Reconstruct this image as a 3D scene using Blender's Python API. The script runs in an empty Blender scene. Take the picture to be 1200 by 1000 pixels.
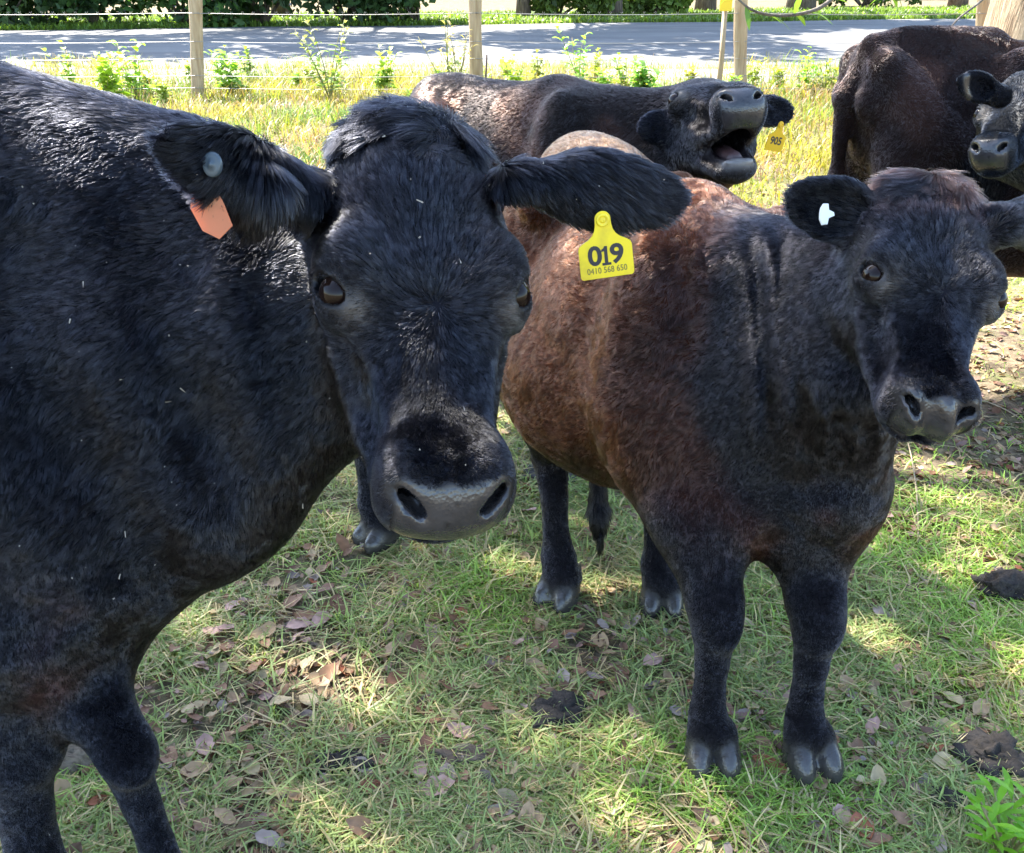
import bpy, math, random
import numpy as np
from mathutils import Vector, Matrix

random.seed(7)
RNG = np.random.default_rng(11)
SC = bpy.context.scene
COL = SC.collection

# ------------------------------------------------------------------ camera, world, sun, exposure
CAM_H, PITCH, FPX = 1.5, math.radians(25.2), 1150.0
cam_data = bpy.data.cameras.new("camera")
cam_data.sensor_width = 36.0
cam_data.lens = 36.0 * FPX / 1200.0
cam_data.clip_start = 0.05
cam_data.clip_end = 2000.0
cam = bpy.data.objects.new("camera", cam_data)
COL.objects.link(cam)
cam.location = (0, 0, CAM_H)
cam.rotation_euler = (math.pi / 2 - PITCH, 0, 0)
SC.camera = cam

SUN_EL, SUN_AZ = math.radians(54), math.radians(-38)      # azimuth from +Y towards +X
SUN_DIR = Vector((math.sin(SUN_AZ) * math.cos(SUN_EL), math.cos(SUN_AZ) * math.cos(SUN_EL), math.sin(SUN_EL)))
world = bpy.data.worlds.new("World")
SC.world = world
world.use_nodes = True
wn = world.node_tree
wn.nodes.clear()
sky = wn.nodes.new("ShaderNodeTexSky")
sky.sky_type = 'NISHITA'
sky.sun_disc = False
sky.ozone_density = 1.0
sky.sun_elevation = SUN_EL
sky.sun_rotation = SUN_AZ
bgn = wn.nodes.new("ShaderNodeBackground")
bgn.inputs[1].default_value = 0.15
won = wn.nodes.new("ShaderNodeOutputWorld")
wn.links.new(sky.outputs[0], bgn.inputs[0])
wn.links.new(bgn.outputs[0], won.inputs[0])
sun_data = bpy.data.lights.new("sun", 'SUN')
sun_data.energy = 5.0
sun_data.angle = math.radians(0.5)
sun_data.color = (1.0, 0.95, 0.86)
sun = bpy.data.objects.new("sun", sun_data)
COL.objects.link(sun)
sun.rotation_euler = SUN_DIR.to_track_quat('Z', 'Y').to_euler()
SC.view_settings.view_transform = 'Standard'
SC.view_settings.look = 'None'
SC.view_settings.gamma = 1.0
SC.view_settings.exposure = 2.38
SC.render.engine = 'CYCLES'
SC.cycles.max_bounces = 6
SC.cycles.diffuse_bounces = 3
SC.cycles.glossy_bounces = 3
SC.cycles.transmission_bounces = 4
SC.cycles.transparent_max_bounces = 6
SC.cycles.use_denoising = True
try:
    SC.cycles_curves.shape = 'RIBBONS'
except Exception:
    pass

def at(px, py, z):
    """point seen along a line of sight of the photograph (1200 wide) at distance z in front of the viewer"""
    a, b = (px - 600) / FPX * z, (500 - py) / FPX * z
    c, s = math.cos(PITCH), math.sin(PITCH)
    return np.array([a, z * c + b * s, CAM_H - z * s + b * c])

def ground_at(px, py):
    t = PITCH + math.atan((py - 500) / FPX)
    d = CAM_H / math.tan(t)
    z = d * math.cos(PITCH) + CAM_H * math.sin(PITCH)
    return np.array([(px - 600) / FPX * z, d, 0.0])

def nrm(v):
    v = np.asarray(v, float)
    return v / max(np.linalg.norm(v), 1e-9)

# ------------------------------------------------------------------ noise
def vnoise(P, scale, seed=0):
    """value noise 0..1 at points P (N,3)"""
    Q = P.astype(np.float64) * scale + seed * 17.31
    I = np.floor(Q).astype(np.int64)
    F = Q - I
    F = F * F * (3 - 2 * F)
    out = np.zeros(len(P))
    for dx in (0, 1):
        for dy in (0, 1):
            for dz in (0, 1):
                h = ((I[:, 0] + dx) * 73856093) ^ ((I[:, 1] + dy) * 19349663) ^ ((I[:, 2] + dz) * 83492791) ^ (seed * 9176)
                h = (h ^ (h >> 13)) * 1274126177
                h = h ^ (h >> 16)
                v = (h & 0xffff) / 65535.0
                w = (F[:, 0] if dx else 1 - F[:, 0]) * (F[:, 1] if dy else 1 - F[:, 1]) * (F[:, 2] if dz else 1 - F[:, 2])
                out += w * v
    return out

def fbm(P, scale, seed=0, octs=3):
    a, s, t = 0.0, 1.0, 0.0
    for o in range(octs):
        a = a + s * vnoise(P, scale * 2 ** o, seed + o * 5)
        t += s
        s *= 0.5
    return a / t

def vnoise3(P, scale, seed=0):
    return np.stack([vnoise(P, scale, seed), vnoise(P, scale, seed + 101), vnoise(P, scale, seed + 202)], 1) * 2 - 1

# ------------------------------------------------------------------ materials
def new_mat(name):
    m = bpy.data.materials.new(name)
    m.use_nodes = True
    nt = m.node_tree
    nt.nodes.clear()
    out = nt.nodes.new("ShaderNodeOutputMaterial")
    return m, nt, out

def N(nt, t, **kw):
    n = nt.nodes.new(t)
    for k, v in kw.items():
        if k.startswith("i_"):
            n.inputs[k[2:].replace("_", " ")].default_value = v
        else:
            setattr(n, k, v)
    return n

def simple_mat(name, col, rough=0.6, col2=None, scale=8, bump=0.0, bscale=40, metallic=0.0, detail=6, stretch=None, spec=0.5, p=(0.35, 0.65)):
    m, nt, out = new_mat(name)
    b = N(nt, "ShaderNodeBsdfPrincipled")
    b.inputs["Roughness"].default_value = rough
    b.inputs["Metallic"].default_value = metallic
    b.inputs["Specular IOR Level"].default_value = spec
    tc = N(nt, "ShaderNodeTexCoord")
    mp = N(nt, "ShaderNodeMapping")
    nt.links.new(tc.outputs["Object"], mp.inputs[0])
    if stretch:
        mp.inputs["Scale"].default_value = stretch
    if col2 is not None:
        n = N(nt, "ShaderNodeTexNoise")
        n.inputs["Scale"].default_value = scale
        n.inputs["Detail"].default_value = detail
        nt.links.new(mp.outputs[0], n.inputs["Vector"])
        r = N(nt, "ShaderNodeValToRGB")
        r.color_ramp.elements[0].position = p[0]
        r.color_ramp.elements[1].position = p[1]
        r.color_ramp.elements[0].color = (*col, 1)
        r.color_ramp.elements[1].color = (*col2, 1)
        nt.links.new(n.outputs[0], r.inputs[0])
        nt.links.new(r.outputs[0], b.inputs["Base Color"])
    else:
        b.inputs["Base Color"].default_value = (*col, 1)
    if bump:
        n = N(nt, "ShaderNodeTexNoise")
        n.inputs["Scale"].default_value = bscale
        n.inputs["Detail"].default_value = 5
        nt.links.new(mp.outputs[0], n.inputs["Vector"])
        bp = N(nt, "ShaderNodeBump")
        bp.inputs["Strength"].default_value = 1.0
        bp.inputs["Distance"].default_value = bump
        nt.links.new(n.outputs[0], bp.inputs["Height"])
        nt.links.new(bp.outputs[0], b.inputs["Normal"])
    nt.links.new(b.outputs[0], out.inputs[0])
    return m

def leaf_mat(name, attr="tint", trans=0.45, rough=0.5, spec=0.3, tgain=(1.3, 1.35, 0.5)):
    """blade / leaf: reflects and lets light through, colour from the tint of each leaf"""
    m, nt, out = new_mat(name)
    a = N(nt, "ShaderNodeAttribute", attribute_name=attr)
    b = N(nt, "ShaderNodeBsdfPrincipled")
    b.inputs["Roughness"].default_value = rough
    b.inputs["Specular IOR Level"].default_value = spec
    t = N(nt, "ShaderNodeBsdfTranslucent")
    mx = N(nt, "ShaderNodeMixShader")
    mx.inputs[0].default_value = trans
    mul = N(nt, "ShaderNodeMix", data_type='RGBA', blend_type='MULTIPLY')
    mul.inputs[0].default_value = 1
    mul.inputs[7].default_value = (*tgain, 1)
    nt.links.new(a.outputs[0], mul.inputs[6])
    nt.links.new(a.outputs[0], b.inputs["Base Color"])
    nt.links.new(mul.outputs[2], t.inputs[0])
    nt.links.new(b.outputs[0], mx.inputs[1])
    nt.links.new(t.outputs[0], mx.inputs[2])
    nt.links.new(mx.outputs[0], out.inputs[0])
    return m

def skin_mat():
    m, nt, out = new_mat("hide")
    a = N(nt, "ShaderNodeAttribute", attribute_name="coat")
    w = N(nt, "ShaderNodeAttribute", attribute_name="bare")
    b = N(nt, "ShaderNodeBsdfPrincipled")
    tc = N(nt, "ShaderNodeTexCoord")
    n = N(nt, "ShaderNodeTexNoise")
    n.inputs["Scale"].default_value = 60
    n.inputs["Detail"].default_value = 4
    nt.links.new(tc.outputs["Object"], n.inputs["Vector"])
    mr = N(nt, "ShaderNodeMapRange")
    mr.inputs[3].default_value = 0.6
    mr.inputs[4].default_value = 1.5
    nt.links.new(n.outputs[0], mr.inputs[0])
    mul = N(nt, "ShaderNodeMix", data_type='RGBA', blend_type='MULTIPLY')
    mul.inputs[0].default_value = 1
    nt.links.new(a.outputs[0], mul.inputs[6])
    nt.links.new(mr.outputs[0], mul.inputs[7])
    nt.links.new(mul.outputs[2], b.inputs["Base Color"])
    r = N(nt, "ShaderNodeMapRange")
    r.inputs[3].default_value = 0.75
    r.inputs[4].default_value = 0.2
    nt.links.new(w.outputs[2], r.inputs[0])
    r2 = N(nt, "ShaderNodeMapRange")
    r2.inputs[3].default_value = 0.05
    r2.inputs[4].default_value = 0.6
    nt.links.new(w.outputs[2], r2.inputs[0])
    nt.links.new(r2.outputs[0], b.inputs["Specular IOR Level"])
    nt.links.new(r.outputs[0], b.inputs["Roughness"])
    v = N(nt, "ShaderNodeTexVoronoi")
    v.inputs["Scale"].default_value = 230
    nt.links.new(tc.outputs["Object"], v.inputs["Vector"])
    bp = N(nt, "ShaderNodeBump")
    bp.inputs["Distance"].default_value = 0.0006
    bp.inputs["Strength"].default_value = 0.7
    nt.links.new(v.outputs[0], bp.inputs["Height"])
    nt.links.new(bp.outputs[0], b.inputs["Normal"])
    nt.links.new(b.outputs[0], out.inputs[0])
    return m

def fur_mat():
    m, nt, out = new_mat("fur")
    a = N(nt, "ShaderNodeAttribute", attribute_name="tint")
    h = N(nt, "ShaderNodeBsdfHairPrincipled")
    h.model = 'CHIANG'
    h.parametrization = 'COLOR'
    h.inputs["Roughness"].default_value = 0.20
    h.inputs["IOR"].default_value = 1.42
    h.inputs["Radial Roughness"].default_value = 0.45
    h.inputs["Coat"].default_value = 0.0
    h.inputs["Random Roughness"].default_value = 0.3
    nt.links.new(a.outputs[0], h.inputs["Color"])
    gl = N(nt, "ShaderNodeAttribute", attribute_name="gloss")
    gm = N(nt, "ShaderNodeMapRange"); gm.inputs[3].default_value = 1.20; gm.inputs[4].default_value = 1.54
    nt.links.new(gl.outputs[2], gm.inputs[0]); nt.links.new(gm.outputs[0], h.inputs["IOR"])
    nt.links.new(h.outputs[0], out.inputs[0])
    return m

# ------------------------------------------------------------------ object helpers
def put(name, mesh, mat=None, parent=None, loc=None):
    o = bpy.data.objects.new(name, mesh)
    COL.objects.link(o)
    if mat is not None:
        for q in (mat if isinstance(mat, (list, tuple)) else [mat]):
            mesh.materials.append(q)
    if parent is not None:
        o.parent = parent
    if loc is not None:
        o.location = loc
    return o

def tag(o, label=None, cat=None, group=None, kind=None):
    if label: o["label"] = label
    if cat: o["category"] = cat
    if group: o["group"] = group
    if kind: o["kind"] = kind
    return o

def empty(name, loc):
    o = bpy.data.objects.new(name, None)
    o.empty_display_size = 0.1
    COL.objects.link(o)
    o.location = loc
    return o

def np_mesh(name, V, F, colors=None, attr="tint", smooth=False, scal=None):
    """mesh from numpy: V (n,3), F (m,3|4)"""
    me = bpy.data.meshes.new(name)
    V = np.asarray(V, np.float32)
    F = np.asarray(F, np.int32)
    k = F.shape[1]
    me.vertices.add(len(V))
    me.vertices.foreach_set("co", V.ravel())
    me.loops.add(F.size)
    me.loops.foreach_set("vertex_index", F.ravel())
    me.polygons.add(len(F))
    me.polygons.foreach_set("loop_start", np.arange(0, F.size, k, dtype=np.int32))
    try:
        me.polygons.foreach_set("loop_total", np.full(len(F), k, np.int32))
    except Exception:
        pass
    if smooth:
        me.polygons.foreach_set("use_smooth", np.ones(len(F), bool))
    if colors is not None:
        at_ = me.attributes.new(attr, 'FLOAT_COLOR', 'POINT')
        c4 = np.ones((len(V), 4), np.float32)
        c4[:, :3] = colors
        at_.data.foreach_set("color", c4.ravel())
    if scal is not None:
        for nme, arr in scal.items():
            a_ = me.attributes.new(nme, 'FLOAT', 'POINT')
            a_.data.foreach_set("value", np.asarray(arr, np.float32))
    me.update(calc_edges=True)
    return me

def tube(points, radii, seg=8, caps=True, rough=0.0, seed=0):
    """tapered tube through points; returns V, F(quads, degenerate at caps)"""
    P = np.asarray(points, float)
    R = np.asarray(radii, float) if np.ndim(radii) else np.full(len(P), float(radii))
    V, F = [], []
    T = np.gradient(P, axis=0)
    up = np.array([0, 0, 1.0])
    prev = None
    rg = np.random.default_rng(seed)
    for i in range(len(P)):
        t = nrm(T[i])
        if prev is None:
            u = np.cross(t, up)
            if np.linalg.norm(u) < 0.1:
                u = np.cross(t, [1, 0, 0])
        else:
            u = prev - t * np.dot(prev, t)
        u = nrm(u)
        prev = u
        w = np.cross(t, u)
        for j in range(seg):
            a = 2 * math.pi * j / seg
            r = R[i] * (1 + rough * (rg.random() - 0.5))
            V.append(P[i] + r * (math.cos(a) * u + math.sin(a) * w))
    for i in range(len(P) - 1):
        for j in range(seg):
            a, b = i * seg + j, i * seg + (j + 1) % seg
            F.append((a, b, b + seg, a + seg))
    if caps:
        for i, o in ((0, 0), (len(P) - 1, (len(P) - 1) * seg)):
            V.append(P[i])
            c = len(V) - 1
            for j in range(0, seg, 2):
                q = (o + j, o + (j + 1) % seg, o + (j + 2) % seg, c)
                F.append(q if i else q[::-1])
    return np.array(V), np.array(F)

def join(parts):
    V, F, C, n = [], [], [], 0
    for p in parts:
        V.append(p[0]); F.append(np.asarray(p[1]) + n); n += len(p[0])
        if len(p) > 2:
            C.append(np.broadcast_to(p[2], (len(p[0]), 3)))
    return np.concatenate(V), np.concatenate(F), (np.concatenate(C) if C else None)

# ------------------------------------------------------------------ implicit modelling of animals
class Body:
    def __init__(s):
        s.p = []
    def add(s, kind, **k):
        d = dict(kind=kind, k=0.04, sub=False, flow=(0, 0, -1), ln=0.02, col=(0.014, 0.012, 0.012), bare=0.0, curl=0.25)
        d.update(k)
        s.p.append(d)
    def cone(s, a, b, ra, rb, **k):
        s.add("cone", a=np.array(a, float), b=np.array(b, float), ra=ra, rb=rb, **k)
    def ell(s, c, r, R=None, **k):
        s.add("ell", c=np.array(c, float), r=np.array(r, float), R=np.eye(3) if R is None else np.array(R, float), **k)

def prim_d(p, X, Y, Z):
    if p["kind"] == "ell":
        c, r, R = p["c"], p["r"], p["R"]          # rows of R: the ellipsoid's own axes
        dx, dy, dz = X - c[0], Y - c[1], Z - c[2]
        q = [R[i, 0] * dx + R[i, 1] * dy + R[i, 2] * dz for i in range(3)]
        k0 = np.sqrt(sum((q[i] / r[i]) ** 2 for i in range(3)))
        k1 = np.sqrt(sum((q[i] / r[i] ** 2) ** 2 for i in range(3)))
        return k0 * (k0 - 1) / np.maximum(k1, 1e-6)
    a, b = p["a"], p["b"]
    ab = b - a
    L2 = float(ab @ ab)
    px, py, pz = X - a[0], Y - a[1], Z - a[2]
    t = np.clip((px * ab[0] + py * ab[1] + pz * ab[2]) / L2, 0, 1)
    dx, dy, dz = px - t * ab[0], py - t * ab[1], pz - t * ab[2]
    if p.get("sq") is not None:
        n, f = p["sq"]
        s = (dx * n[0] + dy * n[1] + dz * n[2]) * (1 / f - 1)
        dx, dy, dz = dx + s * n[0], dy + s * n[1], dz + s * n[2]
        ts = t * t * (3 - 2 * t)
        return (np.sqrt(dx * dx + dy * dy + dz * dz) - (p["ra"] + (p["rb"] - p["ra"]) * ts)) * (0.5 + 0.5 * min(f, 1))
    ts = t if p.get('lin') else t * t * (3 - 2 * t)
    return np.sqrt(dx * dx + dy * dy + dz * dz) - (p["ra"] + (p["rb"] - p["ra"]) * ts)

def prim_box(p):
    if p["kind"] == "ell":
        e = np.sqrt(((p["R"] * p["r"][:, None]) ** 2).sum(0))
        return p["c"] - e, p["c"] + e
    r = max(p["ra"], p["rb"])
    if p.get("sq") is not None:
        r *= max(1, p["sq"][1])
    return np.minimum(p["a"], p["b"]) - r, np.maximum(p["a"], p["b"]) + r

def axis_grid(lo, hi, fine, coarse, flo, fhi):
    xs, x = [lo], lo
    while x < hi:
        if flo <= x <= fhi:
            h = fine
        else:
            d = (flo - x) if x < flo else (x - fhi)
            h = min(coarse, fine + 0.18 * d)
        x += h
        xs.append(x)
    return np.array(xs)

def surface_nets(D, xs, ys, zs):
    S = D < 0
    nx, ny, nz = D.shape
    c = np.zeros((nx - 1, ny - 1, nz - 1), np.int8)
    for dx in (0, 1):
        for dy in (0, 1):
            for dz in (0, 1):
                c += S[dx:nx - 1 + dx, dy:ny - 1 + dy, dz:nz - 1 + dz]
    I, J, K = np.nonzero((c > 0) & (c < 8))
    idx = np.full(c.shape, -1, np.int32)
    idx[I, J, K] = np.arange(len(I))
    acc = np.zeros((len(I), 3))
    cnt = np.zeros(len(I))
    corners = [(a, b, d) for a in (0, 1) for b in (0, 1) for d in (0, 1)]
    for p in corners:
        for ax in range(3):
            if p[ax]:
                continue
            q = list(p); q[ax] = 1
            d0 = D[I + p[0], J + p[1], K + p[2]]
            d1 = D[I + q[0], J + q[1], K + q[2]]
            m = (d0 < 0) != (d1 < 0)
            t = np.where(m, d0 / np.where(m, d0 - d1, 1), 0)
            P0 = np.stack([xs[I + p[0]], ys[J + p[1]], zs[K + p[2]]], 1)
            P1 = np.stack([xs[I + q[0]], ys[J + q[1]], zs[K + q[2]]], 1)
            acc += np.where(m[:, None], P0 + (P1 - P0) * t[:, None], 0)
            cnt += m
    V = acc / cnt[:, None]
    F = []
    for ax in range(3):
        a = [slice(None)] * 3; b = [slice(None)] * 3
        a[ax] = slice(0, -1); b[ax] = slice(1, None)
        m = S[tuple(a)] != S[tuple(b)]
        o1, o2 = (ax + 1) % 3, (ax + 2) % 3
        E = np.nonzero(m)
        ok = (E[o1] > 0) & (E[o2] > 0) & (E[o1] < D.shape[o1] - 1) & (E[o2] < D.shape[o2] - 1)
        E = [e[ok] for e in E]
        inside = S[tuple(E)]
        def cell(d1, d2):
            q = [e.copy() for e in E]
            q[o1] -= d1; q[o2] -= d2
            return idx[tuple(q)]
        Q = np.stack([cell(1, 1), cell(0, 1), cell(0, 0), cell(1, 0)], 1)
        Q[~inside] = Q[~inside][:, ::-1]
        F.append(Q)
    return V, np.concatenate(F)

def smooth_verts(V, F, it=2, lam=0.5):
    n = len(V)
    e = np.concatenate([F[:, [0, 1]], F[:, [1, 2]], F[:, [2, 3]], F[:, [3, 0]]])
    deg = np.bincount(e[:, 0], minlength=n) + np.bincount(e[:, 1], minlength=n)
    for i in range(it):
        for f in (lam, -lam * 0.98):
            s = np.stack([np.bincount(e[:, 0], V[e[:, 1], k], n) + np.bincount(e[:, 1], V[e[:, 0], k], n) for k in range(3)], 1)
            V = V + f * (s / np.maximum(deg, 1)[:, None] - V)
    return V

def smooth_attr(A, F, it=2):
    n = len(A)
    e = np.concatenate([F[:, [0, 1]], F[:, [1, 2]], F[:, [2, 3]], F[:, [3, 0]]])
    deg = np.bincount(e[:, 0], minlength=n) + np.bincount(e[:, 1], minlength=n)
    A = A.reshape(n, -1)
    for i in range(it):
        s = np.stack([np.bincount(e[:, 0], A[e[:, 1], k], n) + np.bincount(e[:, 1], A[e[:, 0], k], n) for k in range(A.shape[1])], 1)
        A = 0.4 * A + 0.6 * s / np.maximum(deg, 1)[:, None]
    return A

def build_body(B, fine, coarse, box, post=None, field=None):
    """box: (lo, hi) of the region meshed finely"""
    lo = np.min([prim_box(p)[0] for p in B.p if not p["sub"]], 0) - 0.05
    hi = np.max([prim_box(p)[1] for p in B.p if not p["sub"]], 0) + 0.05
    ax = [axis_grid(lo[i], hi[i], fine, coarse, box[0][i], box[1][i]) for i in range(3)]
    D = np.full([len(a) for a in ax], 0.5, np.float32)
    for p in B.p:
        l, h = prim_box(p)
        m = p["k"] + 0.03
        sl = []
        for i in range(3):
            a = np.searchsorted(ax[i], l[i] - m); b = np.searchsorted(ax[i], h[i] + m)
            sl.append(slice(max(a - 1, 0), b + 1))
        sl = tuple(sl)
        X = ax[0][sl[0]][:, None, None].astype(np.float32)
        Y = ax[1][sl[1]][None, :, None].astype(np.float32)
        Z = ax[2][sl[2]][None, None, :].astype(np.float32)
        d = prim_d(p, X, Y, Z)
        c = D[sl]
        k = p["k"]
        if p["sub"]:
            d = -d
            hh = np.maximum(k - np.abs(c - d), 0) / k
            D[sl] = np.maximum(c, d) + hh * hh * k * 0.25
        else:
            hh = np.maximum(k - np.abs(c - d), 0) / k
            D[sl] = np.minimum(c, d) - hh * hh * k * 0.25
    # flat under the soles
    D = np.maximum(D, (0.004 - ax[2])[None, None, :].astype(np.float32))
    V, F = surface_nets(D, *ax)
    V = smooth_verts(V, F, 2)
    # attributes from the parts that are near
    ds = []
    for p in B.p:
        if p["sub"] and not p.get("paint"):
            ds.append(np.full(len(V), 9.0)); continue
        d = prim_d(p, V[:, 0], V[:, 1], V[:, 2])
        if p["sub"]:
            d = np.abs(d) - 0.002
        ds.append(d)
    ds = np.array(ds)
    dm = ds.min(0)
    W = np.exp(-np.clip((ds - dm) / 0.007, 0, 30))
    Ws = W.sum(0)
    def mix(key, n):
        out = np.zeros((len(V), n))
        for i, p in enumerate(B.p):
            m = W[i] > 1e-3
            if not m.any(): continue
            v = p[key]
            v = v(V[m]) if callable(v) else np.broadcast_to(np.asarray(v, float), (m.sum(), n))
            out[m] += W[i][m][:, None] * v.reshape(-1, n)
        return out / Ws[:, None]
    A = dict(flow=mix("flow", 3), ln=mix("ln", 1)[:, 0], col=mix("col", 3), bare=mix("bare", 1)[:, 0], curl=mix("curl", 1)[:, 0])
    if post: V, A = post(V, A)
    A["flow"] = smooth_attr(A["flow"], F, 4)
    return V, F, A

def tri_normals(V, F):
    return np.cross(V[F[:, 2]] - V[F[:, 0]], V[F[:, 3]] - V[F[:, 1]])

def vert_normals(V, F):
    n = tri_normals(V, F)
    N_ = np.zeros_like(V)
    for k in range(4):
        for c in range(3):
            N_[:, c] += np.bincount(F[:, k], n[:, c], len(V))
    return N_ / np.maximum(np.linalg.norm(N_, axis=1), 1e-9)[:, None]

CAMP = np.array([0, 0, CAM_H])
def in_view(P, margin=0.25):
    c, s = math.cos(PITCH), math.sin(PITCH)
    d = P - CAMP
    z = d[:, 1] * c - d[:, 2] * s
    u = d[:, 1] * s + d[:, 2] * c
    zz = np.maximum(z, 0.05)
    return (z > 0.05) & (np.abs(d[:, 0] / zz) < 0.522 + margin) & (np.abs(u / zz) < 0.435 + margin), z

def grow_fur(name, V, F, A, count, radius, parent, mat, seed=1, lay=0.35, pts=5, clump=0.012, clump_amt=0.55, lscale=1.0, jitter=0.12, bright=0.5, cull=-0.35):
    rg = np.random.default_rng(seed)
    T = np.concatenate([F[:, [0, 1, 2]], F[:, [0, 2, 3]]])
    c = V[T].mean(1)
    nn = np.cross(V[T[:, 1]] - V[T[:, 0]], V[T[:, 2]] - V[T[:, 0]])
    ar = np.linalg.norm(nn, axis=1) * 0.5
    nn /= np.maximum(ar * 2, 1e-12)[:, None]
    vis, z = in_view(c)
    vd = CAMP - c
    vd /= np.linalg.norm(vd, axis=1)[:, None]
    face = (nn * vd).sum(1)
    bare = A["bare"][T].mean(1)
    w = ar * (1 + 1.2 * sstep(-A['ln'][T].mean(1), -.014, -.007)) * vis * (face > cull) * np.clip(1 - bare * 2, 0, 1) / np.maximum(z, 0.6) ** 1.5
    w *= np.where(face < 0, 0.4, 1)
    cs = np.cumsum(w)
    pick = np.searchsorted(cs, rg.random(count) * cs[-1])
    u, v = rg.random(count), rg.random(count)
    f = u + v > 1
    u[f], v[f] = 1 - u[f], 1 - v[f]
    b = np.stack([1 - u - v, u, v], 1)
    tri = T[pick]
    P = (V[tri] * b[:, :, None]).sum(1)
    VN = vert_normals(V, F)
    Nn = (VN[tri] * b[:, :, None]).sum(1)
    Nn /= np.maximum(np.linalg.norm(Nn, axis=1), 1e-6)[:, None]
    fl = (A["flow"][tri] * b[:, :, None]).sum(1)
    ln = (A["ln"][tri] * b).sum(1) * lscale
    col = (A["col"][tri] * b[:, :, None]).sum(1)
    curl = (A["curl"][tri] * b).sum(1)
    fl += curl[:, None] * 0.7 * vnoise3(P, 30, seed) + curl[:, None] * 1.2 * vnoise3(P, 85, seed + 3)
    fl += rg.normal(0, jitter * 0.5, (count, 3)) * (.5 + curl[:, None] * 1.5)
    fl -= Nn * (fl * Nn).sum(1)[:, None]
    fl /= np.maximum(np.linalg.norm(fl, axis=1), 1e-6)[:, None]
    ln = ln * (0.65 + 0.5 * rg.random(count)) * (0.8 + 0.4 * vnoise(P, 20, seed + 9))
    sh = np.clip(ln / .018, .25, 1)
    lift = lay * (0.35 + .65 * sh) * (0.6 + 0.8 * vnoise(P, 34, seed + 4)) + rg.normal(0, 0.06, count)
    t = np.linspace(0, 1, pts)
    PP = np.zeros((count, pts, 3), np.float32)
    bend = vnoise3(P, 45, seed + 7) * (0.25 + curl[:, None])
    bend -= Nn * (bend * Nn).sum(1)[:, None]
    for i, s in enumerate(t):
        up = lift * (s - 0.45 * s * s)
        PP[:, i] = P + Nn * (0.0028 * s - 0.001) + ln[:, None] * (fl * s * 0.95 + Nn * up[:, None] + bend * (s * s * 0.45))
        PP[:, i, 2] -= (ln * ln * 2.0 * s * s)
    if clump > 0:
        q = np.floor((P + 0.6 * clump * vnoise3(P, 0.5 / clump, seed + 13)) / clump).astype(np.int64)
        key = (q[:, 0] * 73856093) ^ (q[:, 1] * 19349663) ^ (q[:, 2] * 83492791)
        _, inv = np.unique(key, return_inverse=True)
        nk = inv.max() + 1
        cn = np.bincount(inv, minlength=nk)
        tip = PP[:, -1]
        cen = np.stack([np.bincount(inv, tip[:, k], nk) / cn for k in range(3)], 1)[inv]
        d = (cen - tip)
        for i, s in enumerate(t):
            PP[:, i] += d * (clump_amt * s ** 1.5 * sh[:, None] ** 1.5)
        # clumps differ a little in brightness
        kb = np.random.default_rng(seed + 1).random(nk)[inv] ** 1.5
    else:
        kb = rg.random(count)
    hc = bpy.data.hair_curves.new(name)
    hc.add_curves([pts] * count)
    hc.position_data.foreach_set("vector", PP.reshape(-1).astype(np.float32))
    R = (radius * (0.7 + 0.6 * rg.random(count)) * (.45 + .55 * sh))[:, None] * np.array([1.0, 1.0, 0.9, 0.7, 0.2, 0.1, 0.1])[np.linspace(0, 4, pts).astype(int)][None]
    ra = hc.attributes.get("radius") or hc.attributes.new("radius", 'FLOAT', 'POINT')
    ra.data.foreach_set("value", R.reshape(-1).astype(np.float32))
    gh = (rg.random(count) < .05)[:, None]
    col = np.where(gh, col * 2 + .006, col)
    col = col * (1 - bright / 2 + bright * kb[:, None]) * (0.75 + 0.5 * rg.random(count))[:, None]
    ca = hc.attributes.new("tint", 'FLOAT_COLOR', 'CURVE')
    c4 = np.ones((count, 4), np.float32)
    c4[:, :3] = np.clip(col, 0.002, 1)
    ca.data.foreach_set("color", c4.ravel())
    ga = hc.attributes.new("gloss", 'FLOAT', 'CURVE')
    ga.data.foreach_set("value", np.clip(.5 * kb + .5 * rg.random(count) ** 2 + .35 * (fbm(P, 9, seed + 21) - .5), 0, 1).astype(np.float32))
    hc.materials.append(mat)
    o = bpy.data.objects.new(name, hc)
    COL.objects.link(o)
    o.parent = parent
    return o

# ------------------------------------------------------------------ cattle
HIDE, FUR = skin_mat(), fur_mat()
EYE_MAT = simple_mat("eye", (0.010, 0.005, 0.0035), 0.07, spec=0.22)
LID_MAT = simple_mat("eye_white", (0.45, 0.38, 0.34), 0.2)
BLACK = (0.0062, 0.0066, 0.0095)

def sstep(x, a, b):
    t = np.clip((x - a) / (b - a), 0, 1)
    return t * t * (3 - 2 * t)

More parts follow.
